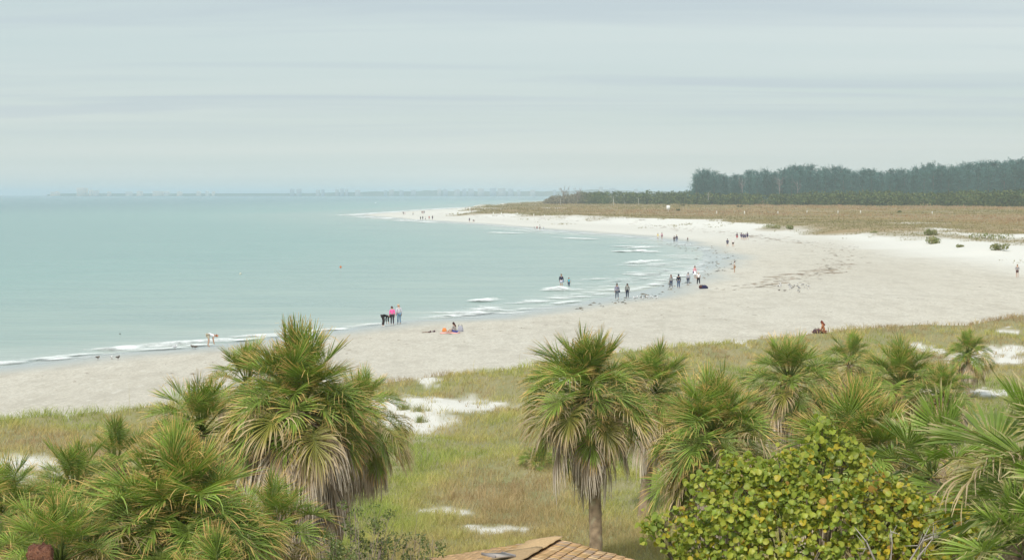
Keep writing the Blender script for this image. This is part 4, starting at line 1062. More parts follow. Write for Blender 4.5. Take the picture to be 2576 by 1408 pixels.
    if shoes:
        for e in 'lr':
            SJ = {'h': [J['ank'+e][0]+np.array([0, -.03, -.045])*k, .05*k], 't': [J['toe'+e][0]+np.array([0, .01, 0]), .046*k]}
            skin_obj('shoe', SJ, [('h', 't')], 'h', cloth(shoes), root)
    if bagpack:
        c0 = J['che'][0]; mb = MB(); mb.ell((c0[0], c0[1]-.21*k, c0[2]-.05*k), (.15*k, .09*k, .22*k), 10, 8); 
        bp = obj('backpack', mb.mesh('backpack', True), cloth(bagpack), root)
        for s in (-1, 1):
            mb = MB(); mb.tube([(s*.1*k, c0[1]-.18*k, c0[2]+.12*k), (s*.12*k, c0[1], c0[2]+.21*k), (s*.11*k, c0[1]+.17*k, c0[2]+.05*k)], .022*k, 5); obj('strap', mb.mesh('strap', True), cloth(bagpack), bp)
    if bag:
        mb = MB(); c0 = J['hipr'][0]; mb.ell((c0[0]+.17*k, c0[1]-.02, c0[2]-.02*k), (.07*k, .15*k, .13*k), 10, 8); ch = J['che'][0]; bo = obj('shoulder_bag', mb.mesh('shoulder_bag', True), cloth(bag), root); mb = MB()
        mb.tube([(c0[0]+.17*k, c0[1]-.02, c0[2]+.1*k), (ch[0]+.05, ch[1]-.19*k, ch[2]-.02), (J['shol'][0][0]*.6, J['shol'][0][1]-.05, J['shol'][0][2]+.08*k)], .016*k, 5)
        obj('strap', mb.mesh('strap', True), cloth(bag), bo)
    return root
BK = (0.018, 0.018, 0.022); NAVY = (0.03, 0.035, 0.085); JEAN = (0.10, 0.16, 0.27); DJ = (0.045, 0.06, 0.11); GREY = (0.33, 0.33, 0.37); WH = (0.82, 0.82, 0.84)
AWAY = 0.0
gA = 'people near the water'
person('person in black bending over to the wet sand beside the pink jacket', (963, 821), R(-62), 1.78, 'bend', BK, (0.04, 0.03, 0.03), (0.03, 0.02, 0.02), shoes=(0.7, 0.7, 0.7), group=gA)
person('person in a bright pink jacket and dark trousers looking down', (987, 817), R(14), 1.64, 'lookdown', (0.85, 0.13, 0.38), (0.04, 0.03, 0.05), (0.10, 0.025, 0.03), group=gA, fem=True)
person('person in a pale grey jacket and blue jeans beside the pink jacket', (1004, 815), R(20), 1.76, 'lookdown', (0.52, 0.53, 0.58), (0.17, 0.27, 0.38), (0.62, 0.42, 0.28), group=gA)
person('seated person in a grey jacket with dark long hair on a towel', (1146, 837), R(62), 1.62, 'sit', (0.30, 0.29, 0.28), (0.06, 0.09, 0.35), (0.05, 0.015, 0.012), long_hair=True, shorts=True, group=gA, fem=True)
person('person in a white shirt and khaki shorts bending over by the breaking wave', (523, 872), R(-75), 1.74, 'bend', (0.80, 0.80, 0.86), (0.55, 0.48, 0.36), (0.45, 0.16, 0.07), sleeves=False, shorts=True, group=gA)
person('wading person in a black jacket and pale shorts carrying a bag', (1412, 719), R(-8), 1.8, 'stand', (0.02, 0.018, 0.04), (0.62, 0.62, 0.75), (0.25, 0.16, 0.10), shorts=True, wade=0.32, bag=(0.2, 0.25, 0.4), group=gA)
person('child in a turquoise shirt wading beside the adult in black', (1431, 719), R(10), 1.28, 'stand', (0.05, 0.42, 0.55), (0.05, 0.08, 0.15), (0.2, 0.1, 0.05), sleeves=False, shorts=False, wade=0.25, group=gA)
person('person in a lavender grey jacket with a shoulder bag by the water', (1552, 753), R(5), 1.76, 'stroll', (0.27, 0.26, 0.34), (0.11, 0.13, 0.17), (0.10, 0.08, 0.07), bag=(0.03, 0.03, 0.08), group=gA)
person('person with a small backpack and rolled dark trousers', (1578, 750), R(-4), 1.62, 'stand', (0.20, 0.19, 0.18), (0.025, 0.03, 0.06), (0.07, 0.04, 0.03), bagpack=(0.26, 0.27, 0.25), group=gA, fem=True)
person('person with long reddish hair, grey top and jeans', (1688, 725), R(6), 1.66, 'stroll', (0.33, 0.34, 0.34), DJ, (0.20, 0.08, 0.05), long_hair=True, group=gA, fem=True)
person('person in a black hooded top and jeans', (1707, 725), R(-6), 1.68, 'stand', (0.015, 0.015, 0.03), (0.08, 0.11, 0.19), (0.02, 0.02, 0.02), hood=True, group=gA)
person('person with a white cloth tied round the waist over dark jeans', (1731, 717), R(0), 1.60, 'stroll', (0.42, 0.41, 0.46), DJ, (0.12, 0.10, 0.12), shoes=(0.8, 0.8, 0.8), group=gA, fem=True)
person('person in a white shirt and black trousers next to the dark bag', (1757, 717), R(4), 1.72, 'walk', (0.86, 0.85, 0.88), (0.012, 0.014, 0.022), (0.6, 0.55, 0.5), sleeves=False, shoes=(0.7, 0.7, 0.75), group=gA)
person('person with long red hair in a pink top and white skirt', (1748, 700), R(-150), 1.68, 'stand', (0.78, 0.35, 0.40), WH, (0.18, 0.04, 0.035), long_hair=True, skirt=(0.84, 0.84, 0.88), group=gA, fem=True, bag=(0.12, 0.06, 0.15))
person('dark-haired person in a white top and tan wrap on the wet sand', (1848, 686), R(70), 1.68, 'hold', (0.70, 0.66, 0.60), (0.45, 0.25, 0.14), (0.07, 0.025, 0.02), shorts=True, sleeves=False, group=gA, fem=True)
person('lone person with a towel round the shoulders at the right edge', (2559, 698), R(150), 1.66, 'hold', (0.30, 0.29, 0.30), (0.10, 0.05, 0.05), (0.25, 0.15, 0.07), shorts=True, group=gA, fem=True)
person('tanned sunbather sitting against the near dune grass', (2074, 838), R(75), 1.68, 'sit', None, (0.25, 0.10, 0.06), (0.20, 0.05, 0.025), shorts=True, skinm=SKIN2, long_hair=True, group=gA, fem=True)
gB = 'strollers on the far beach'
person('person in a dark navy coat with bare legs on the far beach', (1830, 621), R(0), 1.75, 'stroll', (0.035, 0.04, 0.10), (0.04, 0.05, 0.1), (0.03, 0.02, 0.02), shorts=True, shoes=(0.8, 0.8, 0.8), group=gB, detail=False)
person('person in a white shirt and cap with black shorts', (1844, 621), R(0), 1.68, 'stroll', (0.85, 0.85, 0.87), (0.03, 0.015, 0.02), (0.6, 0.6, 0.6), hat=(0.8, 0.8, 0.82), shorts=True, sleeves=False, group=gB, detail=False)
person('dark-topped person in a red skirt left of the navy group', (1854, 602), R(-30), 1.6, 'stroll', (0.06, 0.03, 0.06), None, (0.05, 0.02, 0.02), skirt=(0.35, 0.06, 0.07), group=gB, detail=False, fem=True)
for i, (x_, y_, h_, lb) in enumerate([(1865, 603, 1.70, 'leftmost person of the close navy-clad group of four'), (1870, 604, 1.58, 'second from left in the close navy-clad group of four'),
                                      (1874.5, 604, 1.55, 'third from left in the close navy-clad group of four'), (1880, 603.5, 1.86, 'tallest person of the close navy-clad group of four')]):
    person(lb, (x_, y_), R(-20+17*i), h_, 'stroll', (0.04+0.02*(i == 0), 0.035, 0.11), (0.04, 0.04, 0.12), (0.07, 0.035, 0.03), shorts=True, group=gB, detail=False)
person('person in a yellow shirt on the far beach', (1655, 603), R(170), 1.66, 'stroll', (0.85, 0.72, 0.22), (0.75, 0.70, 0.62), (0.2, 0.12, 0.08), shorts=True, sleeves=False, group=gB, detail=False)
person('person in a pink striped top beside the yellow shirt', (1665, 602), R(185), 1.74, 'stroll', (0.55, 0.33, 0.38), (0.20, 0.06, 0.09), (0.08, 0.04, 0.03), shorts=True, group=gB, detail=False)
person('shorter person of the close dark couple on the far beach', (1696, 610), R(-10), 1.60, 'stroll', (0.035, 0.02, 0.035), (0.06, 0.06, 0.07), (0.04, 0.02, 0.02), group=gB, detail=False)
person('taller person in a dark coat of the close couple', (1702, 610), R(8), 1.82, 'stroll', (0.045, 0.045, 0.08), (0.16, 0.20, 0.30), (0.30, 0.18, 0.10), bag=(0.02, 0.03, 0.08), group=gB, detail=False)
person('small child alone right of the dark couple', (1730, 609), R(20), 1.18, 'walk', (0.12, 0.05, 0.07), (0.30, 0.32, 0.26), (0.16, 0.08, 0.05), group=gB, detail=False)
person('adult in a pale top and brown shorts wading with three children', (1358, 578), R(0), 1.80, 'stand', (0.62, 0.70, 0.74), (0.12, 0.07, 0.06), (0.15, 0.1, 0.08), shorts=True, sleeves=False, wade=0.1, group=gB, detail=False)
person('child in red wading beside the adult in brown shorts', (1351, 577.5), R(0), 1.30, 'stand', (0.35, 0.06, 0.07), (0.2, 0.06, 0.08), (0.2, 0.1, 0.07), shorts=True, wade=0.1, group=gB, detail=False)
person('grey child leftmost of the wading family', (1344, 577.5), R(0), 1.15, 'stand', (0.45, 0.48, 0.5), (0.4, 0.42, 0.4), (0.25, 0.18, 0.14), shorts=True, wade=0.1, group=gB, detail=False)
person('grey-blue child rightmost of the wading family', (1367.5, 577), R(0), 1.10, 'lookdown', (0.38, 0.42, 0.55), (0.35, 0.38, 0.45), (0.3, 0.2, 0.15), shorts=True, wade=0.1, group=gB, detail=False)
person('standing dark person of the pair on the wet sand below the dune tip', (1181, 559), R(0), 1.75, 'stroll', (0.05, 0.04, 0.09), (0.05, 0.04, 0.07), (0.05, 0.03, 0.03), shorts=True, group=gB, detail=False)
person('bending dark person of the pair on the wet sand below the dune tip', (1190, 559.5), R(-80), 1.72, 'bend', (0.10, 0.04, 0.04), (0.08, 0.04, 0.05), (0.05, 0.03, 0.03), shorts=True, group=gB, detail=False)
gC = 'tiny walkers on the sand spit'
for x_, y_, h_, tp_, lg, lb in [
        (1058, 553.5, 1.65, (0.05, 0.07, 0.05), (0.05, 0.06, 0.08), 'dark green clad walker leftmost of the nearer five on the sand spit'), (1063.5, 553.5, 1.78, (0.03, 0.05, 0.05), (0.04, 0.05, 0.09), 'dark walker second of the nearer five on the sand spit'),
        (1070, 553, 1.35, (0.8, 0.78, 0.78), (0.06, 0.05, 0.06), 'small white-topped walker third of the nearer five on the sand spit'), (1079.5, 552.5, 1.65, (0.45, 0.05, 0.05), (0.2, 0.05, 0.05), 'red clad walker fourth of the nearer five on the sand spit'),
        (1088, 553, 1.86, (0.05, 0.04, 0.09), (0.15, 0.12, 0.14), 'tallest dark walker at the right of the nearer five on the sand spit'),
        (1014.5, 540.5, 1.7, (0.08, 0.06, 0.08), (0.08, 0.05, 0.05), 'dark walker of the leftmost pair near the spit tip'), (1018.5, 540.5, 1.7, (0.7, 0.66, 0.68), (0.4, 0.2, 0.2), 'pale walker of the leftmost pair near the spit tip'),
        (1039, 541, 1.7, (0.75, 0.72, 0.62), (0.06, 0.06, 0.08), 'lone pale-topped walker between the pair and the trio on the spit'),
        (1061.5, 538, 1.6, (0.20, 0.10, 0.06), (0.06, 0.05, 0.06), 'brown clad walker left in the upper trio on the spit'), (1064, 538.3, 1.6, (0.30, 0.10, 0.08), (0.4, 0.25, 0.2), 'reddish walker in the middle of the upper trio on the spit'),
        (1067, 538.3, 1.75, (0.04, 0.03, 0.08), (0.05, 0.04, 0.1), 'dark walker right in the upper trio on the spit'),
        (1176.5, 527, 1.8, (0.85, 0.85, 0.86), (0.5, 0.5, 0.52), 'white clad walker by the tall post at the dune tip'), (1171, 527.5, 1.4, (0.2, 0.2, 0.22), (0.3, 0.3, 0.3), 'small grey walker left of the white clad one at the dune tip')]:
    person(lb, (x_, y_), R(random.uniform(-30, 30)), h_, 'stroll', tp_, lg, (0.06, 0.04, 0.03), group=gC, detail=False)
# bake the grown surfaces
bpy.context.view_layer.update()
dg = bpy.context.evaluated_depsgraph_get()
baked = [(o, mt, bpy.data.meshes.new_from_object(o.evaluated_get(dg))) for o, mt in pending]
for o, mt, me in baked:
    o.modifiers.clear(); o.data = me; me.name = o.name.split('.')[0]
    if not me.materials: me.materials.append(mt)
    me.polygons.foreach_set('use_smooth', np.ones(len(me.polygons), bool))

# ------------------------------------------------------------------ things lying on the beach
g = hit(1138, 838)
mb = MB(); n_ = 9; xs_ = np.linspace(-0.95, 0.6, n_); ys_ = np.linspace(-0.5, 0.55, 6); V = [(x_, y_, 0.03+0.02*math.sin(x_*7+y_*5)) for x_ in xs_ for y_ in ys_]
mb.add(V, [(i*6+j, i*6+j+1, (i+1)*6+j+1, (i+1)*6+j) for i in range(n_-1) for j in range(5)], [], (0.80, 0.42, 0.38)); lo = len(V)
tw = obj('beach_towel', mb.mesh('beach_towel', True), M_generic, loc=g); tag(tw, 'pink beach towel under the seated person', 'towel')
sm = tw.modifiers.new('thick', 'SOLIDIFY'); sm.thickness = 0.02
def blob(name, label, cat, foot, parts, dz=0.0, rz=0.0):
    g = hit(*foot); root = thing(name, label, cat, (g[0], g[1], g[2]+dz), rz)
    for nm, fn, mat in parts:
        mb = MB(); fn(mb); obj(nm, mb.mesh(nm, True), mat, root)
    return root
def sack(w_, d_, h_):
    def f(mb):
        n_ = 12; V = []
        for i, (zz2, q) in enumerate(((0, .85), (.12, 1), (.5, .95), (.8, .78), (1.0, .45))):
            for j in range(n_):
                th = 6.283*j/n_; V.append((math.copysign(abs(math.cos(th))**.6, math.cos(th))*w_*q*(1+.05*math.sin(j*2.3+i)), math.copysign(abs(math.sin(th))**.6, math.sin(th))*d_*q, zz2*h_))
        V += [(0, 0, 0), (0, 0, h_)]
        mb.add(V, [(i*n_+j, i*n_+(j+1) % n_, (i+1)*n_+(j+1) % n_, (i+1)*n_+j) for i in range(4) for j in range(n_)], [(60, (j+1) % n_, j) for j in range(n_)]+[(61, 48+j, 48+(j+1) % n_) for j in range(n_)])
    return f
def loop(w_, h0, h1):
    return lambda mb: mb.tube([(-w_, 0, h0), (-w_*.8, 0, h1*.9), (0, 0, h1), (w_*.8, 0, h1*.9), (w_, 0, h0)], .018, 5)
blob('tote_bag', 'grey patterned bag with a dark side behind the seated person', 'bag', (1158, 834), [('bag_body', sack(.24, .16, .48), cloth((0.36, 0.36, 0.42))), ('strap', loop(.16, .42, .62), cloth((0.05, 0.05, 0.07)))])
blob('beach_bag', 'small orange and white bag on the pink towel', 'bag', (1118, 834), [('bag_body', sack(.18, .12, .30), cloth((0.75, 0.25, 0.08))), ('strap', loop(.12, .26, .40), cloth((0.7, 0.6, 0.5)))])
blob('duffel_bag', 'dark blue and brown bag lying on the open sand by the walkers', 'bag', (1770, 726), [('bag_body', sack(.52, .26, .42), cloth((0.025, 0.025, 0.07))), ('flap', lambda mb: mb.ell((-.34, -.05, .24), (.24, .25, .2), 10, 8), cloth((0.10, 0.04, 0.03))), ('strap', loop(.2, .36, .52), cloth((0.02, 0.02, 0.03)))])
blob('beach_bag', 'dark bag beside the tanned sunbather', 'bag', (2055, 838), [('bag_body', sack(.3, .2, .3), cloth((0.09, 0.05, 0.06))), ('strap', loop(.15, .25, .4), cloth((0.05, 0.04, 0.04)))])
def shoe_(mb): mb.ell((0, 0, .05), (.06, .16, .05), 10, 6); mb.ell((0, -.07, .1), (.055, .08, .06), 8, 6)
for i, (x_, y_) in enumerate([(1081, 836), (1091, 835)]):
    blob('shoe', ['dark shoe left on the sand, farther from the towel', 'dark shoe left on the sand, nearer to the towel'][i], 'shoe', (x_, y_), [('upper', shoe_, cloth((0.10, 0.06, 0.07)))], 0.0, R(70))
blob('driftwood', 'thin dark stick lying beside the shoes', 'stick', (1072, 837), [('stick', lambda mb: mb.tube([(-.35, 0, .03), (0, .03, .06), (.35, -.02, .03)], [.03, .035, .02], 6), cloth((0.20, 0.13, 0.09)))])

# ------------------------------------------------------------------ birds
def bird_mesh(body, wing, bill):
    b = MB(); b.ell((0, 0, .20), (.075, .18, .075), 10, 8, body); b.ell((0, .17, .29), (.045, .055, .045), 8, 6, body); b.tube([(0, .1, .23), (0, .16, .28)], [.05, .04], 8, body)
    b.tube([(0, .215, .285), (0, .28, .275)], [.014, .004], 5, bill); b.add([(-.04, -.15, .2), (.04, -.15, .2), (.03, -.29, .18), (-.03, -.29, .18), (0, -.2, .225)], [], [(0, 1, 4), (1, 2, 4), (2, 3, 4), (3, 0, 4)], wing)
    ws = []; ls = []
    for s in (-1, 1):
        b2 = MB(); b2.ell((s*.06, -.04, .215), (.025, .19, .06), 8, 6, wing); ws.append(b2.mesh('wing', True))
        b3 = MB(); b3.tube([(s*.03, 0, .14), (s*.03, .01, 0.0)], .008, 4, bill); ls.append(b3.mesh('leg'))
    return [('body', b.mesh('body', True))]+[('wing', q) for q in ws]+[('leg', q) for q in ls]
BM = [bird_mesh((0.82, 0.82, 0.82), (0.5, 0.5, 0.52), (0.3, 0.15, 0.05)), bird_mesh((0.22, 0.19, 0.17), (0.12, 0.10, 0.09), (0.2, 0.12, 0.05)), bird_mesh((0.75, 0.75, 0.74), (0.14, 0.14, 0.15), (0.35, 0.12, 0.04))]
def bird(label, foot, kind, group, s=1.0, rz=None):
    g = hit(*foot); o = thing('gull', label, 'bird', (g[0], g[1], max(g[2], 0)), random.uniform(0, 6.28) if rz is None else rz, group); o.scale = (s*1.0,)*3
    for nm, me in BM[kind]: obj(nm, me, M_generic, o)
for a, b_, k_, lb in [(440, 878, 0, 'white gull standing in the swash left of the bending person'), (484, 877, 1, 'dark bird at the water edge, left of a close pair'), (491, 878, 1, 'dark bird at the water edge, right of a close pair'),
                      (246, 905, 1, 'grey-brown bird on the sand, leftmost on the beach'), (297, 905, 1, 'brown bird on the left beach, right of the white one'), (281, 904, 0, 'white gull between the two brown birds on the left beach')]:
    bird(lb, (a, b_), k_, 'birds on the left beach', 0.95)
rb = random.Random(5)
for i in range(30):
    x_ = rb.gauss(1988, 20) if i < 22 else rb.uniform(1990, 2040); bird('small gull in the flock resting on the right beach', (x_, 724+rb.gauss(0, 5.5)+(x_-1985)*-0.02), rb.choice((0, 2, 2, 1)), 'flock of gulls on the right beach', 0.75)
for i in range(9): bird('white gull in the little flock by the person with the backpack', (1598+i*6.2+rb.uniform(-3, 3), 752+rb.uniform(-2.5, 2)), rb.choice((0, 0, 2)), 'gulls beside the walkers')

# ------------------------------------------------------------------ shingled roof at the bottom
apex = PD(1405, 1349, 38.0)
rd = np.array([0.32, 0.947]); pr = np.array([0.947, -0.32])          # along the ridge (away), down the right slope
Mz = math.atan2(rd[1], rd[0])-math.pi/2                               # local y = along the ridge
roof = thing('shingled_pavilion', 'shelter with weathered orange wood-shingle gable roof, cut by the bottom edge', 'building', (apex[0], apex[1], Hs(apex[0], apex[1])), Mz)
rh = apex[2]-Hs(apex[0], apex[1]); slope = 0.21; LEN = 9.0; HALF = 3.4
mb = MB()
for s in (-1, 1):
    ang = math.atan(slope)
    V = [(0, -LEN, rh-0.05), (0, 0, rh-0.05), (s*HALF, 0, rh-0.05-HALF*slope), (s*HALF, -LEN, rh-0.05-HALF*slope), (0, -LEN, rh-0.13), (0, 0, rh-0.13), (s*HALF, 0, rh-0.13-HALF*slope), (s*HALF, -LEN, rh-0.13-HALF*slope)]
    mb.add(V, [(0, 1, 2, 3), (4, 7, 6, 5), (0, 4, 5, 1), (1, 5, 6, 2), (2, 6, 7, 3), (3, 7, 4, 0)], [], (0.42, 0.28, 0.16))
deck = obj('roof', mb.mesh('roof'), M_wood, roof)
for x_ in (-2.6, 2.6):
    for y_ in (-0.6, -4.5, -8.4):
        mb = MB(); mb.box((x_-.09, y_-.09, -0.1), (x_+.09, y_+.09, rh-0.345-2.6*slope), (0.30, 0.22, 0.15)); obj('post', mb.mesh('post'), M_wood, roof)
    mb = MB(); mb.box((x_-.08, -8.8, rh-0.34-2.6*slope), (x_+.08, -0.2, rh-0.16-2.6*slope), (0.30, 0.22, 0.15)); obj('beam', mb.mesh('beam'), M_wood, roof)
rs_ = random.Random(9); CE = 0.19
shm = []
for i in range(10):
    b = MB(); w_ = (0.115, 0.14, 0.17, 0.10, 0.155)[i % 5]; th = 0.016
    c0 = np.array([(0.62, 0.40, 0.21), (0.55, 0.35, 0.20), (0.68, 0.47, 0.27), (0.52, 0.37, 0.26), (0.60, 0.38, 0.18)][i//2])
    V = np.array([[0, 0, 0.004], [0, w_-.006, 0.004], [CE*1.45, w_-.006, 0.010], [CE*1.45, 0, 0.010], [0, 0, 0.008], [0, w_-.006, 0.008], [CE*1.45, w_-.006, 0.010+th], [CE*1.45, 0, 0.010+th]])
    cc = np.tile(c0, (8, 1)); cc[[2, 3]] *= 0.6
    b.add(V, [(0, 3, 2, 1), (4, 5, 6, 7), (0, 1, 5, 4), (1, 2, 6, 5), (2, 3, 7, 6), (3, 0, 4, 7)], [], cc)
    shm.append((w_, b.mesh('shingle'))); shm[-1][1].materials.append(M_wood)
cnt = {-1: 0, 1: 0}
rest = MB()
for s in (1, -1):
    row = 0
    while 0.10+row*CE < HALF-0.1:
        y_ = -0.02-rs_.uniform(0, 0.1)
        while y_ > -LEN+0.2:
            w_, me = rs_.choice(shm); d = 0.06+row*CE
            Ms = Matrix.Translation((0, 0, rh)) @ Matrix.Rotation(math.pi if s < 0 else 0, 4, 'Z') @ Matrix.Rotation(math.atan(slope), 4, 'Y')
            yl = y_-w_ if s > 0 else -y_
            Mt = Ms @ Matrix.Translation((d, yl, -0.046+rs_.uniform(0, 0.004))) @ Matrix.Rotation(rs_.gauss(0, 0.012), 4, 'Z') @ Matrix.Rotation(0.085, 4, 'Y').inverted()
            Mt = Ms @ Matrix.Translation((d, yl, -0.044+rs_.uniform(0, 0.005))) @ Matrix.Rotation(rs_.gauss(0, 0.012), 4, 'Z') @ Matrix.Rotation(-0.045, 4, 'Y')
            if y_ > -3.4 and d < 2.6 and cnt[s] < 145 and (s > 0 or d < 2.3):
                o = obj('shingle', me, None, deck); o.matrix_local = Mt; cnt[s] += 1
            else:
                V = np.array([Mt @ v.co for v in me.vertices]); cc = np.tile(np.array((0.58, 0.38, 0.21))*rs_.uniform(0.8, 1.15), (8, 1))
                rest.add(V, [(0, 3, 2, 1), (4, 5, 6, 7), (0, 1, 5, 4), (1, 2, 6, 5), (2, 3, 7, 6), (3, 0, 4, 7)], [], cc)
            y_ -= w_
        row += 1
tag(obj('shingles', rest.mesh('shingles'), M_wood, deck), kind='stuff')
# orange ridge sheet, in two lapped pieces, and the loose grey panel
def sheet(nm, y0, y1, wl, wr, lift, col, th=0.012):
    b = MB(); n_ = 10; V = []
    for i in range(n_+1):
        y_ = y0+(y1-y0)*i/n_
        for x_ in (-wl, -wl*.5, -.05, .05, wr):
            V.append((x_*(1+.04*math.sin(i*1.7)), y_, rh-abs(x_)*slope+lift+.006*math.sin(i*2.1+x_*9)-(0.012 if abs(x_) < .1 else 0)))
    nv = len(V); V2 = V+[(a, b_, c_-th) for a, b_, c_ in V]
    Q = [(i*5+j, i*5+j+1, (i+1)*5+j+1, (i+1)*5+j) for i in range(n_) for j in range(4)]; Q += [tuple(nv+k for k in q[::-1]) for q in Q]
    ring = [i*5 for i in range(n_+1)]+[n_*5+j for j in range(1, 5)]+[i*5+4 for i in range(n_-1, -1, -1)]+[3, 2, 1]
    Q += [(ring[i], ring[(i+1) % len(ring)], nv+ring[(i+1) % len(ring)], nv+ring[i]) for i in range(len(ring))]
    b.add(V2, Q, [], col); o = obj(nm, b.mesh(nm), M_wood, deck); return o
tag(sheet('ridge_sheet', -1.35, 0.03, 0.62, 0.10, 0.035, (0.55, 0.38, 0.21)), 'smooth orange sheet capping the far end of the ridge')
tag(sheet('ridge_sheet', -3.2, -1.30, 0.72, 0.09, 0.050, (0.53, 0.37, 0.21)), 'smooth orange sheet capping the near end of the ridge')
pn = MB(); pn.box((-0.55, -0.34, 0), (0.55, 0.34, 0.03), (0.46, 0.41, 0.38)); pn.box((-0.56, -0.35, -0.004), (-0.5, 0.35, 0.045), (0.33, 0.31, 0.32)); pn.box((0.5, -0.35, -0.004), (0.56, 0.35, 0.045), (0.33, 0.31, 0.32))
pg = obj('loose_panel', pn.mesh('loose_panel'), M_generic, roof, (-0.42, -2.55, rh+0.05)); pg.rotation_euler = (0.02, 0.10, R(62)); pg.scale = (0.5, 0.55, 1); tag(pg, 'loose grey board lying on the roof')

# ------------------------------------------------------------------ red masonry pier, bottom left
M_red, t, out = newmat('red_masonry'); tcn = N(t, 'ShaderNodeTexCoord')
n1 = noise(t, tcn.outputs['Object'], 16.0, 6, 0.75); n2 = noise(t, tcn.outputs['Object'], 55.0, 4, 0.7)
cr = mixc(t, ramp(t, n1, [(0.38, 0), (0.62, 1)]), (0.13, 0.05, 0.035), (0.40, 0.18, 0.11)); cr = mixc(t, ramp(t, n2, [(0.5, 0), (0.7, 0.6)]), cr, (0.50, 0.32, 0.24))
bsdf(t, out, cr, 0.95, 0.1, bump(t, math_n(t, 'ADD', n1, n2), 1.0, 0.05))
p0 = PD(101, 1374, 27.0); gz0 = Hs(p0[0], p0[1]); h_ = p0[2]-gz0
rr_ = np.random.default_rng(61); mb = MB(); nx = 8; lv = 90
V = []; C = []
for i in range(lv+1):
    z_ = h_*i/lv
    for j in range(4*nx):
        sd2, f_ = divmod(j, nx); u_ = -1+2*f_/nx
        x_, y_ = [(u_, -1), (1, u_), (-u_, 1), (-1, -u_)][sd2]
        rr2 = 0.17*(1+rr_.normal(0, 0.06))*(1-0.12*(i == lv)); V.append((x_*rr2+rr_.normal(0, .006), y_*rr2, z_+(rr_.normal(0, 0.022) if i == lv else rr_.normal(0, 0.01))))
        C.append(np.array((0.27, 0.10, 0.065))*rr_.uniform(0.45, 1.7)+np.array((0.05, 0.04, 0.03))*rr_.random())
k4 = 4*nx; Q = [(i*k4+j, i*k4+(j+1) % k4, (i+1)*k4+(j+1) % k4, (i+1)*k4+j) for i in range(lv) for j in range(k4)]
V.append((0, 0, h_+0.01)); C.append(np.array((0.5, 0.27, 0.18))); T = [(len(V)-1, lv*k4+j, lv*k4+(j+1) % k4) for j in range(k4)]
mb.add(V, Q, T, np.array(C))
pier = thing('masonry_pier', 'crumbling red masonry pier among the palms in the bottom left corner', 'pier', (p0[0], p0[1], gz0), R(8)); obj('shaft', mb.mesh('shaft'), M_red, pier)

# ------------------------------------------------------------------ sea grape
DG = 30.0
def leaf_mesh(col, seed):
    r = np.random.default_rng(seed); k = 11; V = [(0, 0.5, 0.0)]
    for i in range(k):
        th = -math.pi/2+0.18+(2*math.pi-0.36)*i/(k-1); q = 0.5*(1+r.normal(0, 0.03))
        V.append((math.cos(th)*q, 0.5+math.sin(th)*q*0.95, 0.26*math.cos(th)**2-0.10*math.sin(th)+0.05*r.normal()))
    V += [(-.012, 0, 0), (.012, 0, 0)]
    cc = np.tile(np.array(col), (len(V), 1)); cc[0] *= 1.18; cc[1:-2] *= r.uniform(0.70, 1.08, (k, 1))
    b = MB(); b.add(V, [], [(0, 1+i, 2+i) for i in range(k-1)]+[(0, k+1, 1), (0, k, k+2)], cc); me = b.mesh('leaf'); me.materials.append(M_leaf); return me
lcols = [(0.36, 0.43, 0.06), (0.43, 0.47, 0.07), (0.30, 0.39, 0.06), (0.48, 0.49, 0.08), (0.24, 0.32, 0.055), (0.56, 0.47, 0.06), (0.62, 0.49, 0.05), (0.48, 0.29, 0.07), (0.33, 0.38, 0.06), (0.46, 0.44, 0.07)]
LM = [leaf_mesh(c, 900+i) for i, c in enumerate(lcols)]
rg_ = np.random.default_rng(910)
blobs = []  # px, py, radius px, extra depth
for a, b_, q, e in [(2060, 1150, 62, 0.3), (2130, 1150, 55, 0.2), (2010, 1190, 70, -0.1), (1950, 1215, 70, -0.2), (1870, 1215, 60, 0), (1790, 1235, 55, 0.1), (2170, 1210, 70, -0.1), (2240, 1250, 60, -0.1), (2310, 1285, 60, 0.1), (2385, 1300, 56, -0.1), (2425, 1320, 44, -0.2), (2400, 1380, 60, -0.3),
                    (1720, 1310, 50, 0.1), (1660, 1325, 36, 0.1), (1640, 1350, 30, 0), (1760, 1350, 62, -0.3), (1840, 1310, 74, -0.5), (1930, 1310, 80, -0.7), (2030, 1290, 84, -0.7), (2120, 1310, 80, -0.6), (2210, 1340, 74, -0.4), (2300, 1360, 66, -0.2), (2370, 1370, 50, 0), (1820, 1400, 70, -0.6), (1920, 1410, 80, -0.9), (2030, 1410, 86, -1.0), (2140, 1415, 80, -0.8), (2250, 1420, 70, -0.5), (1730, 1420, 50, -0.2), (2340, 1430, 60, -0.3), (1690, 1390, 40, 0), (2075, 1100, 34, 0.2), (1850, 1175, 34, 0.1), (1965, 1165, 34, 0.1),
                    (1900, 1500, 120, -0.3), (2080, 1510, 130, -0.4), (2260, 1510, 110, 0)]:
    c = PD(a+rg_.normal(0, 9), b_+rg_.normal(0, 7), DG+e); blobs.append((c, q/FPX*DG*rg_.uniform(0.7, 1.02)))
ctr = PD(2040, 1470, DG+0.5); gz1 = Hs(ctr[0], ctr[1])
sg = thing('sea_grape_tree', 'sea grape tree with round green and yellow leaves, bottom right foreground', 'tree', (ctr[0], ctr[1], gz1))
off = np.array([ctr[0], ctr[1], gz1])
def ltrans(c, nrm, size):
    z_ = Vector(nrm).normalized(); x_ = z_.cross(Vector((rg_.normal(), rg_.normal(), rg_.normal()))).normalized(); y_ = z_.cross(x_)
    return Matrix(((x_.x*size, y_.x*size, z_.x*size, c[0]), (x_.y*size, y_.y*size, z_.y*size, c[1]), (x_.z*size, y_.z*size, z_.z*size, c[2]), (0, 0, 0, 1)))
leaves = []
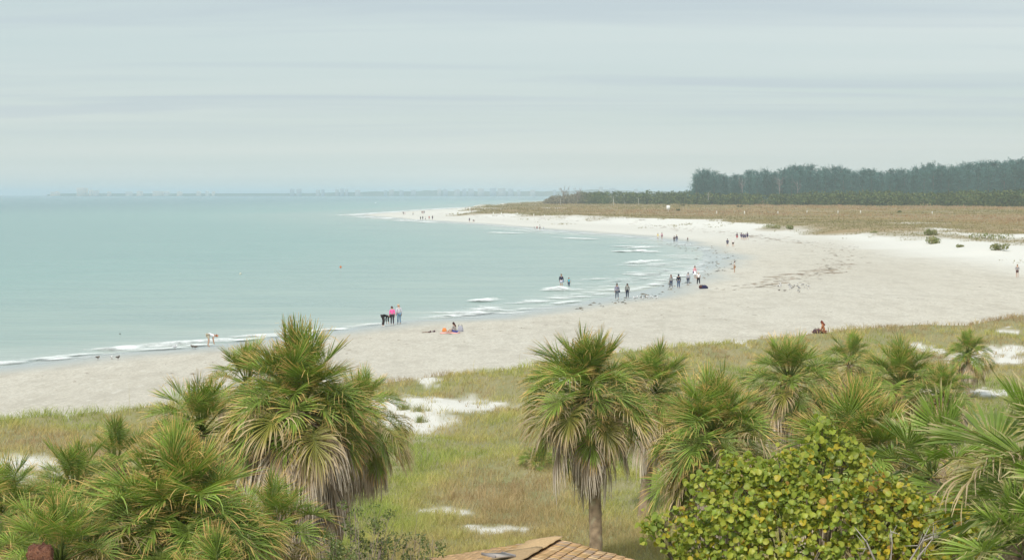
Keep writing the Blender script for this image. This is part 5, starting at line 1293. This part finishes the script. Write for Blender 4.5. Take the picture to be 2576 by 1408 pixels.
for c, q in blobs:
    nl = int(460*(q/0.45)**2)
    ncl = max(5, nl//6)
    for k in range(ncl):       # leaves sit in whorls on the twig tips
        dv = rg_.normal(0, 1, 3); dv /= np.linalg.norm(dv)
        if dv[2] < -0.55: continue
        tip = c+dv*q*(0.45+0.72*rg_.random()**0.7)
        tone = rg_.random()
        for m_ in range(int(rg_.integers(4, 8))):
            o3 = rg_.normal(0, 0.065, 3); nrm = dv*0.7+np.array((0, -0.3, 0.55))+rg_.normal(0, 0.6, 3)
            yel = 0.08+0.25*(tone > 0.8)+0.22*(tip[0] > 5.6)
            ci = int(rg_.choice([5, 6, 9, 7], p=[.36, .34, .2, .1])) if rg_.random() < yel else int(rg_.choice([0, 1, 2, 3, 4, 8]))
            leaves.append((tip+o3, nrm, rg_.uniform(0.055, 0.13), ci))
leaves.sort(key=lambda l: (l[0][1]-0.55*np.dot(l[1]/np.linalg.norm(l[1]), (0, -1, 0.3))-1.5*l[2]+(5 if proj(*[np.array([v]) for v in l[0]])[1][0] > 1400 else 0)))
rest = {'V': [], 'F': [], 'C': [], 'n': 0}
LV = [(np.array([v.co[:] for v in me.vertices]), np.array([tuple(p.vertices) for p in me.polygons])) for me in LM]
for i, (c, nrm, s, ci) in enumerate(leaves):
    Mt = ltrans(c-off, nrm, s)
    if i < 300:
        o = obj('leaf', LM[ci], None, sg); o.matrix_local = Mt
    else:
        V, F = LV[ci]; A3 = np.array(Mt); W_ = V @ A3[:3, :3].T+A3[:3, 3]
        rest['V'].append(W_); rest['F'].append(F+rest['n']); rest['n'] += len(V); rest['C'].append(np.tile(np.array(lcols[ci])*rg_.uniform(0.85, 1.15), (len(V), 1)))
me = mesh_np('leaves', np.vstack(rest['V']), np.vstack(rest['F']), np.vstack(rest['C'])); tag(obj('leaves', me, M_leaf, sg), kind='stuff')
mb = MB(); tb = [np.array((0.1, 0, -0.2)), np.array((-0.5, 0.2, 0.2)), np.array((0.7, 0.1, 0))]
for i, (c, q) in enumerate(blobs):
    a = tb[i % 3]; e = c-off; md_ = a*0.45+e*0.55+np.array((0, 0.15, -0.5))
    mb.tube([a, a*0.75+md_*0.25+np.array((0, 0, .3)), md_, e*0.9+md_*0.1], [0.075, 0.055, 0.035, 0.014], 6, (0.20, 0.165, 0.13))
    for k in range(7):
        dv = rg_.normal(0, 1, 3); dv /= np.linalg.norm(dv); mb.tube([e-(e-md_)*rg_.uniform(0, .3), e+dv*q*0.5, e+dv*q*0.8], [0.012, 0.008, 0.004], 4, (0.24, 0.20, 0.16))
obj('branches', mb.mesh('branches'), M_trunk, sg)
bb = MB()   # bare pale twigs at the lower right
for k, (a, b_, e) in enumerate([((2290, 1408), (2340, 1320), -1.1), ((2310, 1400), (2352, 1345), -1.1), ((2200, 1408), (2150, 1325), -1.3), ((2320, 1360), (2360, 1350), -1.1), ((2240, 1408), (2240, 1330), -1.2)]):
    q0 = PD(*a, DG+e)-off; q1 = PD(*b_, DG+e)-off; bb.tube([q0+np.array((0, .3, -.5)), q0, (q0+q1)/2+np.array((.03, 0, .03)), q1], [0.022, 0.018, 0.012, 0.004], 5, (0.50, 0.45, 0.42))
    for j in range(4):
        t_ = rg_.uniform(.3, .95); s0 = q0*(1-t_)+q1*t_; bb.tube([s0, s0+rg_.normal(0, .14, 3)+np.array((0, 0, .1))], [0.008, 0.003], 4, (0.50, 0.45, 0.42))
obj('bare_twigs', bb.mesh('bare_twigs'), M_trunk, sg)

# ------------------------------------------------------------------ twiggy shrubs left of the roof
def shrub(label, foot_px, d, wpx, hpx, seed, dens, cols):
    r = np.random.default_rng(seed); b0 = PD(foot_px[0], foot_px[1], d); g0 = Hs(b0[0], b0[1]); w_ = wpx/FPX*d; topz = b0[2]+hpx/FPX*d-g0
    root = thing('twiggy_shrub', label, 'shrub', (b0[0], b0[1], g0), 0, 'twiggy shrubs beside the roof'); tw = MB(); cs = []
    for i in range(46):
        a = r.uniform(0, 6.28); rad = w_*0.5*math.sqrt(r.random()); e = np.array((math.cos(a)*rad, math.sin(a)*rad*0.7, topz*r.uniform(0.55, 1.0)*(1-0.3*(rad/w_)**2)))
        mid = e*np.array((0.5, 0.5, 0.55))+r.normal(0, 0.06, 3); tw.tube([(0, 0, -0.05), mid, e], [0.022, 0.012, 0.003], 4, (0.27, 0.22, 0.18))
        for k in range(6):
            s0 = mid+(e-mid)*r.uniform(0, 1); f_ = s0+r.normal(0, 0.16, 3)+np.array((0, 0, 0.14)); tw.tube([s0, f_], [0.006, 0.002], 3, (0.32, 0.26, 0.22))
            if r.random() < dens: cs.append(f_)
        if r.random() < dens: cs.append(e)
    obj('twigs', tw.mesh('twigs'), M_trunk, root)
    V, q, c = leafcloud(cs, [0.11]*len(cs), 55*len(cs), 0.034, cols, seed+1, 0.4); obj('foliage', mesh_np('foliage', V, q, c), M_leaf, root)
sc_ = [(0.15, 0.20, 0.07), (0.20, 0.25, 0.09), (0.28, 0.29, 0.12), (0.12, 0.17, 0.06)]
shrub('grey-green twiggy shrub under the skirt of the shaggy palm', (905, 1408), 35, 190, 160, 1, 0.42, sc_)
shrub('sparser brown twiggy shrub nearer to the shingled roof', (1020, 1408), 36, 170, 75, 2, 0.25, sc_)
shrub('low leafy shrub at the bottom edge between palm and roof', (840, 1430), 32, 120, 90, 3, 0.5, sc_)

# ------------------------------------------------------------------ air
hz = MB(); hz.box((-24000, -60, -4.5), (24000, 28500, 52))
m, t, out = newmat('haze')
pv = N(t, 'ShaderNodeVolumePrincipled'); pv.inputs['Color'].default_value = (0.81, 0.915, 1.0, 1)
pv.inputs['Density'].default_value = 0.00014; pv.inputs['Anisotropy'].default_value = 0.0
L(t, pv.outputs[0], out.inputs['Volume'])
tag(obj('haze', hz.mesh('haze'), m), kind='stuff')
